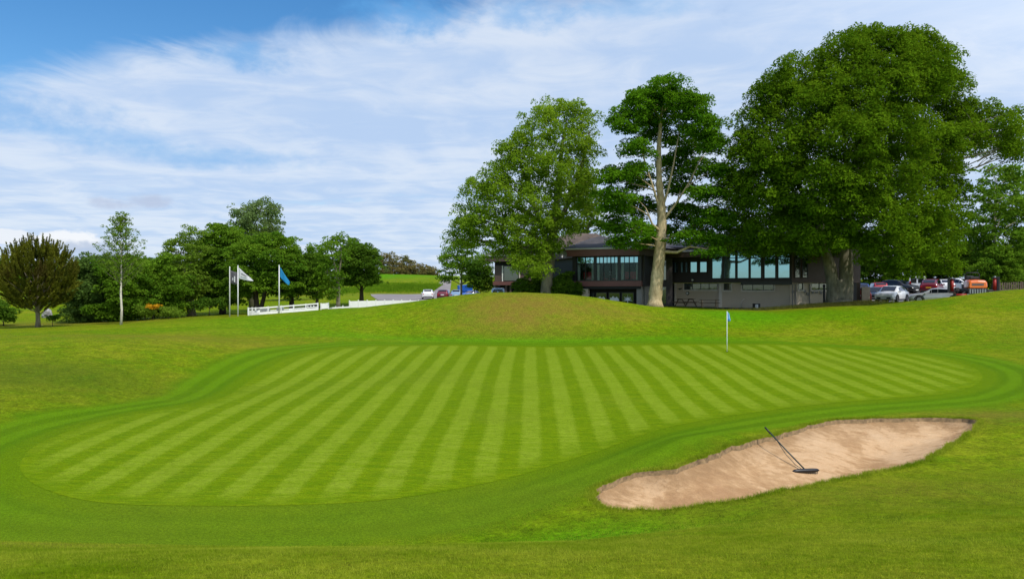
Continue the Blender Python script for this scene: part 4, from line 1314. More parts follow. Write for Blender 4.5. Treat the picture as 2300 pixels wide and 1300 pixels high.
# link between the wing and the bay (deep in shade)
lk = Facade((2.6, 84.6), (6.7, 74.2))
m = MB(); lk.box(m, .8, lk.L, ZG - .4, 8.15, -.9, -.6); cpart(m, 'wall', M_dark)
m = MB(); lk.box(m, .6, lk.L - .3, 8.16, 8.78, -.9, -.1); cpart(m, 'fascia', M_red)

# ---- right block
eF = Facade((15.4, 78.0), (26.6, 72.0))
e2 = Facade((26.6, 72.0), (33.7, 73.2))
ZS = 5.66
m = MB(); eF.box(m, -.2, eF.L, ZS, 9.30, -.35, 0); cpart(m, 'upper_wall', M_dark)
m = MB(); e2.box(m, .02, e2.L, ZS - .003, 9.30, -.35, 0); cpart(m, 'upper_wall', M_brown)
m = MB(); eF.box(m, -.2, eF.s(1614), ZG - .5, ZS - .005, -.85, -.55); cpart(m, 'lower_wall', M_taupe)
m = MB(); eF.box(m, eF.s(1614) + .01, eF.L - .2, ZG - .5, ZS - .006, -.70, -.35); cpart(m, 'lower_wall', M_taupe)
m = MB(); e2.box(m, .0, e2.L - .55, ZG - .5, ZS - .008, -.70, -.35); cpart(m, 'lower_wall', M_taupe)
m = MB(); eF.box(m, eF.s(1613), eF.s(1620), ZG - .4, ZS - .01, -.349, -.27); cpart(m, 'pilaster', M_pale)
m = MB(); eF.box(m, eF.s(1512), eF.s(1516), ZG - .4, ZS - .01, -.549, -.45); cpart(m, 'pilaster', M_pale)
m = MB(); eF.box(m, 8.0, eF.L + .05, 5.45, ZS + .12, .002, .10); cpart(m, 'sill_band', M_frame)
m = MB(); eF.box(m, -.2, eF.s(1513), ZG - .4, ZS - .01, -.549, -.50); cpart(m, 'doorway', M_black)
# small upper windows
for (ua, ub, nc) in ((1508, 1524, 2), (1529, 1535.5, 1), (1539.5, 1545.5, 1), (1550, 1567, 1), (1571.5, 1589, 1)):
    window(eF, eF.s(ua), eF.s(ub), 6.68, 7.82, nc, None, M_glass, None, .045, .07)
# big glazing
cols_u = [(1599, 1624), (1626, 1653), (1655.5, 1683), (1685, 1711), (1716, 1743), (1747, 1775)]
for i, (ua, ub) in enumerate(cols_u):
    window(eF, eF.s(ua) , eF.s(ub), 6.06, 8.80, 1, 8.10, M_glass, None, .045, .07, tcols=2)
m = MB()
for u in (1598, 1625, 1654.2, 1684, 1713.5, 1745):
    eF.box(m, eF.s(u) - .07, eF.s(u) + .07, 6.0, 8.86, .002, .14)
cpart(m, 'mullion', M_frame)
for (ua, ub) in ((1784, 1797), (1801, 1814)):
    window(e2, e2.s(ua), e2.s(ub), 6.1, 8.3, 1, None, M_glassd, None, .045, .06)
# lower windows with pale surrounds
for fc, ua, ub, z0, z1, of_, nc in ((eF, 1534, 1609, 4.98, 5.62, -.549, 4), (eF, 1624, 1641, 4.92, 5.62, -.349, 1), (eF, 1666, 1737, 4.92, 5.62, -.349, 3), (e2, 1797, 1807, 4.95, 5.6, -.349, 1), (e2, 1826, 1862, 4.95, 5.6, -.349, 2)):
    s0, s1 = fc.s(ua), fc.s(ub)
    window(fc, s0, s1, z0, z1, nc, None, M_glassd, None, of_ + .03, .05)
    mm = MB()
    fc.box(mm, s0 - .12, s1 + .12, z0 - .13, z0 - .003, of_ + .002, of_ + .12)
    fc.box(mm, s0 - .12, s0 - .003, z0, z1, of_ + .002, of_ + .11); fc.box(mm, s1 + .003, s1 + .12, z0, z1, of_ + .002, of_ + .11)
    cpart(mm, 'window_surround', M_pale)
# fascias, gutters and roofs
m = MB(); eF.box(m, -2.2, eF.s(1598) + .3, 8.24, 8.78, .05, .75); cpart(m, 'fascia', M_brown)
m = MB(); eF.box(m, -2.2, eF.s(1598) + .3, 8.782, 8.91, .3, .80); cpart(m, 'gutter', M_gut)
m = MB(); eF.box(m, eF.s(1598) + .31, eF.L + .5, 8.9, 9.42, .0 + .002, .7); cpart(m, 'fascia', M_dark)
m = MB(); eF.box(m, eF.s(1598) + .31, eF.L + .6, 9.422, 9.54, .2, .76); cpart(m, 'gutter', M_frame)
m = MB(); e2.box(m, .3, e2.L + .5, 8.9, 9.42, .004, .6); cpart(m, 'fascia', M_dark)


def roof(faces, mat, th=.12):
    mm = MB()
    for f in faces:
        k = len(mm.v)
        mm.add([(p[0], p[1], p[2]) for p in f], [tuple(range(len(f)))])
    return cpart(mm, 'roof', mat)


A1, A2, A3, A4, A5 = (4.8, 73.2, 8.935), (11.85, 69.75, 8.935), (16.0, 73.5, 8.935), (22, 90, 8.935), (3.5, 92, 8.935)
R1, R2 = (9.6, 81.5, 10.75), (9.2, 88, 10.95)
roof([(A1, A2, R1), (A2, A3, R1), (A3, A4, R2, R1), (A1, R1, R2, A5)], M_tile)
W1, W2, W3 = (-3.1, 86.8, 9.03), (6.4, 84.2, 9.03), (2.4, 99, 9.03)
Q1, Q2, W4 = (7.6, 94, 12.0), (10.6, 95, 12.0), (16.5, 90, 9.03)
roof([(W1, W2, (7.4, 87, 9.9), Q1), (W1, Q1, W3), ((7.4, 87, 9.9), W4, Q2, Q1)], M_tileb)
o1, o2, o3, o4 = eF.p(-2.2, 8.93, .8), eF.p(eF.s(1598) + .2, 8.93, .8), eF.p(eF.s(1598) + .2, 10.3, -7), eF.p(-2.2, 10.3, -7)
roof([(o1, o2, o3, o4)], M_tile)
p1, p2, p3, p4 = eF.p(eF.s(1598) + .2, 9.55, .77), (26.8, 71.1, 9.55), (34.4, 72.3, 9.55), (33.0, 88, 9.55)
r1, r2 = (24.0, 83, 11.8), (29, 84, 11.8)
p5 = eF.p(eF.s(1598) + .2, 9.55, -9)
roof([(p1, p2, r1), (p2, p3, r2, r1), (p3, p4, r2), (p1, r1, p5)], M_tile)
m = MB(); m.hexa([(33.4, 73.3, ZG), (33.7, 73.2, ZG), (32.9, 88, ZG), (32.6, 88, ZG), (33.4, 73.3, 9.3), (33.7, 73.2, 9.3), (32.9, 88, 9.3), (32.6, 88, 9.3)]); cpart(m, 'side_wall', M_brown)
m = MB(); e2.box(m, e2.s(1905), e2.s(1919), ZG - .4, ZS - .02, -.349, -.28); cpart(m, 'pilaster', M_curtain)
# downpipes and cables on the lower wall
for fc, u, o in ((eF, 1779.5, -.2), (e2, 1790, -.28), (e2, 1822, -.28)):
    m = MB(); s = fc.s(u); m.tube([tuple(fc.p(s, ZG - .2, o)), tuple(fc.p(s, 5.5, o))], .045, 8); cpart(m, 'downpipe', M_slab)
m = MB()
for u, v0 in ((1785, 655), (1812, 654), (1818, 660), (1830, 656), (1838, 655), (1848, 657)):
    s = e2.s(u); z = gz(v0, 72.5); e2.box(m, s - .1, s + .1, z - .14, z + .14, -.349, -.24)
cpart(m, 'meter_boxes', M_slab)
# fixtures
def wall_lamp(fc, u, z, off, lb):
    q_ = fc.p(fc.s(u), z, off)
    r_ = empty('wall_lamp', q_, math.atan2(fc.d.y, fc.d.x), lb, 'lamp', 'bulkhead lamps on the clubhouse')
    a_ = MB(); a_.tube([(0, 0, 0), (0, -.08, 0)], [.19, .16], 14); a_.build('base', M_frame, r_)
    a_ = MB(); a_.tube([(0, -.081, 0), (0, -.14, 0)], [.12, .07], 12); a_.build('lens', M_white, r_, smooth=True)


wall_lamp(eF, 1541, 4.62, -.545, 'round black lamp with white lens on the taupe lower wall')
wall_lamp(eF, 1555.5, 5.95, .003, 'small dark lamp on the charcoal wall under the small windows')
q = eF.p(eF.s(1493), 6.02, .004)
r = empty('sign', q, math.atan2(eF.d.y, eF.d.x), 'small red sign on the dark wall right of the pale trunk', 'sign')
a = MB(); a.box(-.24, .24, -.03, 0, -.08, .08); a.build('board', M_redsign, r)
a = MB(); a.box(-.16, .16, -.036, -.031, -.025, .025); a.build('lettering', mat_plain('dark_red', (.22, .01, .015), .6), r)
q = eF.p(eF.s(1524), 5.05, -.545)
r = empty('wall_sign', q, math.atan2(eF.d.y, eF.d.x), 'small black bird shaped bracket on the taupe wall by the doorway', 'bracket')
a = MB(); a.prism([(-.22, 0, .05), (.2, 0, .09), (.22, 0, .0), (.05, 0, -.04), (0, 0, -.14), (-.06, 0, -.04), (-.2, 0, 0)], (0, -.05, 0)); a.build('bracket_plate', M_frame, r)


# ---- picnic tables
def picnic(u, Y, rz, lb, top):
    x = gx(u, Y)
    r_ = empty('picnic_table', (x, Y, hz(x, Y) + .02), rz, lb, 'picnic table', 'picnic tables on the terrace')
    for i in range(5):
        a_ = MB(); a_.box(-.9, .9, -.37 + i * .15, -.24 + i * .15, .72, .76); a_.build('plank', top, r_)
    for s_ in (-1, 1):
        a_ = MB(); a_.box(-.9, .9, s_ * .72 - .13, s_ * .72 + .13, .43, .47); a_.build('bench', top, r_)
    for x_ in (-.65, .65):
        a_ = MB()
        for s_ in (-1, 1):
            a_.hexa([(x_ - .04, s_ * .78 - .05, 0), (x_ + .04, s_ * .78 - .05, 0), (x_ + .04, s_ * .78 + .05, 0), (x_ - .04, s_ * .78 + .05, 0),
                     (x_ - .04, s_ * .25 - .05, .72), (x_ + .04, s_ * .25 - .05, .72), (x_ + .04, s_ * .25 + .05, .72), (x_ - .04, s_ * .25 + .05, .72)])
        a_.box(x_ - .06, x_ - .041, -.84, .84, .34, .42)
        a_.box(x_ - .06, x_ - .041, -.36, .36, .64, .715)
        a_.build('trestle', M_woodpale if u > 1560 else M_wood, r_)


picnic(1540, 71.5, .5, 'dark picnic table standing right of the pale tree trunk', M_wood)
picnic(1593, 71.5, -.15, 'picnic table with pale trestle legs below the taupe wall', M_wood)
# planter with a white notice
x = gx(1699, 70.5)
r = empty('notice_box', (x, 70.5, hz(x, 70.5) + .02), .1, 'black box with a white notice at the edge of the dark path', 'box')
a = MB(); a.box(-.29, .29, -.22, .22, 0, .46); a.build('body', M_frame, r, bevel=.02)
a = MB(); a.box(-.20, .06, -.232, -.222, .05, .38); a.build('notice', M_white, r)
a = MB(); a.box(-.14, -.02, -.238, -.233, .20, .30); a.box(-.15, .02, -.238, -.233, .12, .145); a.build('print', M_steel, r)
# stand pipe against the wall
s = eF.s(1666); q = eF.p(s, ZG, -.15)
m = MB(); m.tube([(q.x - .1, q.y, 3.2), (q.x - .06, q.y, 3.75), (q.x + .04, q.y - .02, 3.95), (q.x + .22, q.y - .05, 4.1)], .035, 8)
tag(m.build('hose_pipe', M_pale, smooth=True), 'pale bent hose pipe leaning on the taupe wall', 'pipe')
# dark slim post left of the forked trunk
x = gx(1851, 68.8); zb = hz(x, 68.8)
r = empty('post', (x, 68.8, zb), 0, 'dark slim post standing left of the forked trunk', 'post')
a = MB(); a.tube([(0, 0, -.1), (0, 0, 1.75)], .10, 10); a.build('shaft', M_frame, r)
a = MB(); a.tube([(0, 0, 1.75), (0, 0, 1.8), (0, 0, 1.95)], [.12, .15, .05], 10); a.build('cap', M_frame, r)

# ------------------------------------------------------------------ white fences, flags
def fence_run(name, lb, pts, h, posts, panels, cat='fence'):
    """pts = plan polyline; boards between, posts proud of it"""
    x0_, y0_ = pts[0]
    r_ = empty(name, (x0_, y0_, hz(x0_, y0_)), 0, lb, cat)
    P_ = [Vector(p) for p in pts]
    seg = [(P_[i + 1] - P_[i]).length for i in range(len(P_) - 1)]
    T = sum(seg)

    def at(t):
        d = t * T
        for i, s_ in enumerate(seg):
            if d <= s_ or i == len(seg) - 1:
                p = P_[i].lerp(P_[i + 1], min(1, d / s_)); break
            d -= s_
        return Vector((p.x - x0_, p.y - y0_, hz(p.x, p.y) - r_.location.z))

    def strip(m_, t0, t1, z0, z1, th):
        K = 6
        for i in range(K):
            a, b = at(t0 + (t1 - t0) * i / K), at(t0 + (t1 - t0) * (i + 1) / K)
            d = (b - a); nn = Vector((d.y, -d.x, 0)).normalized() * th
            m_.hexa([a - nn + Vector((0, 0, z0)), b - nn + Vector((0, 0, z0)), b + nn + Vector((0, 0, z0)), a + nn + Vector((0, 0, z0)),
                     a - nn + Vector((0, 0, z1)), b - nn + Vector((0, 0, z1)), b + nn + Vector((0, 0, z1)), a + nn + Vector((0, 0, z1))])
    for i in range(posts):
        p = at(i / (posts - 1)); m_ = MB()
        m_.box(p.x - .05, p.x + .05, p.y - .05, p.y + .05, p.z - .2, p.z + h + .06)
        m_.build('post', M_white, r_)
    for (t0, t1, z0, z1, kind) in panels:
        m_ = MB(); strip(m_, t0, t1, z0, z1, .018 if kind != 'dark' else .014)
        m_.build({'rail': 'rail', 'board': 'board', 'dark': 'banner', 'grey': 'banner'}[kind], {'rail': M_white, 'board': M_white, 'dark': M_frame, 'grey': M_steel}[kind], r_)
    return r_, at


fa, at_ = fence_run('white_fence', 'low white rail fence with posts and a black banner beside the blue flag', [(gx(558, 67), 67), (gx(575, 69.5), 69.5), (gx(640, 71), 71), (gx(714, 73), 73)], .66, 8,
                    [(0, 1, .0, .24, 'board'), (0, 1, .56, .68, 'rail'), (0, .34, .24, .45, 'board'), (.34, 1, .28, .36, 'rail'), (.84, .985, .26, .55, 'dark'), (.52, .60, .25, .55, 'grey'), (.34, .45, .25, .55, 'grey'), (.66, .70, .25, .38, 'board'), (.75, .8, .25, .38, 'board')])
m = MB()
p = at_(.9)
for k_ in range(3):
    q = at_(.88 + .035 * k_); m.box(q.x - .06, q.x + .06, q.y - .05, q.y - .03, q.z + .36, q.z + .48)
m.build('white_mark', M_white, fa)
fence_run('white_hoarding', 'small separate white panel at the right end of the rail fence', [(gx(721, 74), 74), (gx(738, 74.3), 74.3)], .6, 2, [(0, 1, .08, .62, 'board')], 'panel')
fence_run('white_rail', 'low white kerb rail running between the two white fences', [(gx(738, 74.6), 74.6), (gx(786, 76), 76)], .22, 4, [(0, 1, .02, .16, 'rail')], 'rail')
fence_run('white_board_fence', 'solid white board fence running behind the grass mound', [(gx(785, 76.5), 76.5), (gx(850, 77.5), 77.5), (gx(940, 79), 79)], .72, 9, [(0, 1, .02, .36, 'board'), (0, 1, .365, .68, 'board')])


def mat_cloth(name, col, col2=None, scale=1.0):
    m_, t_, b = nt(name)
    b.inputs['Base Color'].default_value = (*col, 1); b.inputs['Roughness'].default_value = .8
    g_ = N(t_)
    c = g_.ramp(g_.noise(4, 3), [(.3, [x * .9 for x in col]), (.7, [min(1, x * 1.08) for x in col])])
    g_.link(c, b.inputs['Base Color'])
    tr = g_.new('ShaderNodeBsdfTranslucent'); g_.link(c, tr.inputs[0])
    mx = g_.new('ShaderNodeMixShader'); mx.inputs[0].default_value = .3
    g_.link(b.outputs[0], mx.inputs[1]); g_.link(tr.outputs[0], mx.inputs[2]); g_.link(mx.outputs[0], t_.nodes['Material Output'].inputs['Surface'])
    return m_


C_white = mat_cloth('white_flag_cloth', (.78, .78, .80)); C_grey = mat_cloth('grey_flag_cloth', (.13, .125, .14)); C_blue = mat_cloth('blue_flag_cloth', (.02, .30, .62))
C_pin = mat_cloth('pale_blue_cloth', (.22, .48, .75))


def cloth(mb, quad, nu=10, nv=8, wave=.06, th=.006, drape=0.0):
    """wavy sheet; quad = hoist-bottom, fly-bottom, fly-top, hoist-top (x,z) in the local frame"""
    a, b, c, d = [Vector((p[0], 0, p[1])) for p in quad]
    vs, fs = [], []
    for s_ in (-1, 1):
        for j in range(nv + 1):
            for i in range(nu + 1):
                u, v = i / nu, j / nv
                p = (a.lerp(b, u)).lerp(d.lerp(c, u), v)
                y = wave * math.sin(u * 7 + v * 2) * u + th * s_
                vs.append((p.x, y, p.z - drape * math.sin(u * math.pi) * (1 - v * .3)))
    W = nu + 1; o = W * (nv + 1)
    for j in range(nv):
        for i in range(nu):
            q_ = (j * W + i, j * W + i + 1, (j + 1) * W + i + 1, (j + 1) * W + i)
            fs += [q_[::-1], tuple(x + o for x in q_)]
    rim_ = [i for i in range(W)] + [j * W + nu for j in range(1, nv + 1)] + [nv * W + i for i in range(nu - 1, -1, -1)] + [j * W for j in range(nv - 1, 0, -1)]
    for i, k_ in enumerate(rim_):
        l_ = rim_[(i + 1) % len(rim_)]
        fs.append((k_, l_, l_ + o, k_ + o))
    mb.add(vs, fs)


def flagpole(u, Y, vtop, lb, flag, mat, emblem=None):
    x_ = gx(u, Y); z_ = hz(x_, Y); k_ = Y / F
    r_ = empty('flagpole', (x_, Y, z_), 0, lb, 'flagpole', 'flagpoles on the bank')
    H = gz(vtop, Y) - z_
    a_ = MB(); a_.tube([(0, 0, -.2), (0, 0, H * .5), (0, 0, H)], [.055, .05, .04], 10); a_.build('pole', M_white if mat is not C_grey else mat_plain('pole_grey', (.55, .54, .52), .5), r_, smooth=True)
    a_ = MB(); a_.tube([(0, 0, H), (0, 0, H + .04), (0, 0, H + .1)], [.05, .06, .01], 10); a_.build('finial', M_white, r_)
    a_ = MB(); cloth(a_, [((p[0] - u) * k_ + .06, gz(p[1], Y) - z_) for p in flag], drape=.05)
    f_ = a_.build('flag', mat, r_, smooth=True)
    if emblem:
        a_ = MB(); emblem(a_, k_, z_, u, Y); a_.build('emblem', C_grey if mat is C_white else C_white, f_)


def emb_white(a_, k_, z_, u, Y):
    zc = gz(617, Y) - z_
    pts = [(.30, .12), (.42, .10), (.55, .02), (.72, -.04), (.95, -.16), (.80, -.14), (.62, -.08), (.46, .0), (.34, .05)]
    a_.prism([(p[0], -.14, zc + p[1]) for p in pts], (0, -.01, 0))


def emb_grey(a_, k_, z_, u, Y):
    zc = gz(626, Y) - z_
    a_.box(.44, .54, -.16, -.15, zc - .3, zc + .22); a_.box(.3, .36, -.16, -.15, zc - .15, zc + .1)


flagpole(516, 67.5, 601, 'pale flagpole with a dark grey flag, leftmost of the three', [(516, 636), (533, 639), (533, 612), (516, 607)], C_grey, emb_grey)
flagpole(534.5, 67.5, 598, 'white flagpole with a white flag flying to the right', [(535, 626), (567, 631), (566, 628), (535, 601)], C_white, emb_white)
flagpole(627, 70.5, 597, 'white flagpole with a bright blue drooping flag', [(627, 622), (647, 641), (650, 634), (628, 600)], C_blue)

# pin on the green
YP = 4.4 * F / (788 - 600)
xp = gx(1633, YP); zp = hz(xp, YP) + .012
r = empty('golf_pin', (xp, YP, zp), 0, 'white flagstick with a small pale blue flag standing in the hole', 'flagstick')
a = MB(); a.tube([(0, 0, -.1), (0, 0, .5), (0, 0, 2.12)], [.016, .016, .014], 10); a.build('stick', M_white, r, smooth=True)
a = MB(); cloth(a, [(.015, 1.58), (.20, 1.62), (.12, 2.0), (.015, 2.10)], wave=.035, th=.004, drape=.02); f_ = a.build('flag', C_pin, r, smooth=True)
a = MB(); a.box(.05, .13, -.03, -.024, 1.66, 1.72); a.build('emblem', C_blue, f_)
a = MB(); a.tube([(0, 0, .002), (0, 0, .005)], [.075, .075], 20); a.build('hole_rim', M_black, r)

# bunker rake
hx_, hy_ = gx(1810, 16.9), 16.9
hzv = float(sand_z(np.array([hx_]), np.array([hy_]))[0])
for _ in range(25):
    vv = CY + (CZ - hzv - .04) / hy_ * F
    hy_ += (vv - 1058) * .006; hx_ = gx(1810, hy_)
    hzv = float(sand_z(np.array([hx_]), np.array([hy_]))[0])
tx, tY = gx(1718, hy_ + .75), hy_ + .75
tz = gz(959, tY)
r = empty('bunker_rake', (hx_, hy_, hzv), 0, 'black bunker rake lying with its head on the sand and its handle raised', 'rake')
a = MB(); n_ = 14
pts = []
for i in range(n_ + 1):
    t_ = -1 + 2 * i / n_; pts.append((t_ * .33, .04 * (1 - t_ * t_) * 0 + t_ * .06, .055))
a.tube(pts, [.012 + .038 * math.sqrt(max(0, 1 - (abs(-1 + 2 * i / n_)) ** 4)) for i in range(n_ + 1)], 10)
a.build('head', M_frame, r, smooth=True)
a = MB()
for i in range(11):
    t_ = -.9 + 1.8 * i / 10; a.tube([(t_ * .31, t_ * .056, .04), (t_ * .31, t_ * .056 - .03, -.02)], [.012, .005], 5)
a.build('teeth', M_frame, r)
hd = Vector((tx - hx_, tY - hy_, tz - hzv))
M_hand = mat_plain('dark_green_handle', (.015, .035, .03), .4, .2, 5)
a = MB(); a.tube([(0, 0, .06), tuple(hd * .5 + Vector((.0, 0, .02))), tuple(hd)], [.017, .016, .016], 8); a.build('handle', M_hand, r, smooth=True)
a = MB(); a.tube([tuple(hd * .68), tuple(hd * .45 + Vector((-.03, 0, -.05))), tuple(hd * .2 + Vector((-.04, 0, -.03))), (-.03, 0, .05)], .008, 6); a.build('thin_rod', M_hand, r, smooth=True)  # thin curved rod below the handle
a = MB(); a.tube([tuple(hd * .86), tuple(hd * 1.0)], [.02, .021], 8); a.build('grip', M_frame, r, smooth=True)

# boulder and dark stones behind the pine
def rock(u, Y, sx, sz, lb, mat):
    x_ = gx(u, Y)
    bm = bmesh.new(); bmesh.ops.create_icosphere(bm, subdivisions=3, radius=1)
    for v in bm.verts:
        f = 1 + .22 * math.sin(v.co.x * 3.1 + 1) * math.sin(v.co.z * 2.7) + random.uniform(-.07, .07)
        v.co = Vector((v.co.x * sx * f, v.co.y * sx * .8 * f, v.co.z * sz * f + sz * .7))
    me = bpy.data.meshes.new('boulder'); bm.to_mesh(me); bm.free(); me.materials.append(mat)
    o = bpy.data.objects.new('boulder', me); COL.objects.link(o); o.location = (x_, Y, hz(x_, Y))
    tag(o, lb, 'boulder')


M_rock = mat_plain('streaked_stone', (.26, .25, .25), .9, .75, 1.6, bump=.6)
rock(106, 82, .52, .55, 'grey and black streaked boulder right of the pine trunk', M_rock)
rock(133, 84, .26, .16, 'small dark stone lying right of the streaked boulder', M_frame)


# ------------------------------------------------------------------ vehicles
def mat_paint(name, col, metal=0.0):
    m_, t_, b = nt(name)
    g_ = N(t_)
    c = g_.ramp(g_.noise(2.5, 3), [(.3, [x * .94 for x in col]), (.7, [min(1, x * 1.04) for x in col])])
    g_.link(c, b.inputs['Base Color'])
    b.inputs['Roughness'].default_value = .32; b.inputs['Metallic'].default_value = metal
    b.inputs['Coat Weight'].default_value = .8; b.inputs['Coat Roughness'].default_value = .06
    return m_


PAINT = {k: mat_paint(k + '_car_paint', c, mt) for k, c, mt in (('white', (.80, .80, .80), 0), ('silver', (.55, .57, .60), .4), ('maroon', (.16, .008, .022), .1), ('blue', (.018, .05, .20), .1), ('navy', (.012, .022, .05), .1),
                                                              ('black', (.010, .011, .013), .1), ('red', (.40, .012, .02), .1), ('sky', (.28, .42, .60), .3), ('orange', (.85, .16, .008), 0), ('royal', (.015, .10, .42), .1))}
M_tyre = mat_plain('tyre_rubber', (.012, .012, .012), .85, .2, 8)
M_rim = mat_plain('wheel_rim', (.30, .30, .31), .3, .1, 8, metal=.8)
M_rimd = mat_plain('dark_rim', (.035, .035, .04), .3, .1, 8, metal=.6)
M_cglass = mat_glass_mirror('car_glass', (.35, .45, .70), .005, (.006, .008, .014))
M_lamp = mat_plain('headlamp', (.55, .58, .62), .12, .1, 10)
M_tail = mat_plain('tail_lamp', (.45, .012, .012), .2, .1, 10)
M_trim = mat_plain('black_trim', (.018, .018, .019), .55, .1, 6)
M_yell = mat_plain('yellow_plate', (.80, .42, .02), .5, .05, 4)

SHAPES = {
    # x from rear (-.5) to front (.5): (x, z_bottom, z_belt, z_top, half-width, roof half-width)
    'suv': [(-.50, .24, .44, .50, .80, .66), (-.488, .17, .54, .64, .92, .70), (-.455, .155, .62, .74, .975, .72), (-.34, .15, .645, .93, 1.0, .735), (-.20, .15, .64, .99, 1.0, .75), (-.02, .15, .625, 1.0, 1.0, .765),
            (.10, .15, .61, .955, 1.0, .76), (.265, .15, .595, .665, 1.0, .80), (.39, .155, .56, .615, .985, .78), (.462, .17, .48, .545, .93, .74), (.50, .22, .38, .44, .82, .68)],
    'hatch': [(-.50, .22, .46, .52, .82, .66), (-.49, .16, .56, .68, .93, .72), (-.46, .15, .60, .80, .98, .73), (-.39, .15, .62, .96, 1.0, .75), (-.24, .15, .62, 1.0, 1.0, .77), (-.02, .15, .61, 1.0, 1.0, .78),
              (.10, .15, .60, .955, 1.0, .77), (.27, .15, .585, .65, 1.0, .80), (.39, .155, .55, .605, .985, .78), (.465, .17, .47, .53, .93, .74), (.50, .22, .36, .42, .82, .68)],
    'saloon': [(-.50, .22, .46, .54, .80, .66), (-.488, .16, .56, .66, .92, .74), (-.44, .15, .61, .70, .97, .76), (-.34, .15, .63, .74, 1.0, .74), (-.20, .15, .63, .97, 1.0, .72), (-.02, .15, .62, 1.0, 1.0, .74),
               (.09, .15, .61, .96, 1.0, .74), (.25, .15, .595, .68, 1.0, .80), (.38, .155, .56, .63, .985, .80), (.465, .17, .48, .55, .93, .76), (.50, .22, .38, .44, .82, .68)],
    'van': [(-.50, .18, .50, .55, .90, .80), (-.495, .15, .56, .90, .97, .84), (-.47, .15, .58, .97, 1.0, .86), (-.36, .15, .58, .995, 1.0, .87), (-.16, .15, .58, 1.0, 1.0, .88), (.08, .15, .58, .995, 1.0, .87),
            (.20, .15, .575, .96, 1.0, .85), (.345, .15, .555, .62, 1.0, .84), (.42, .155, .51, .57, .98, .82), (.475, .17, .42, .49, .93, .78), (.50, .20, .33, .38, .84, .72)],
}


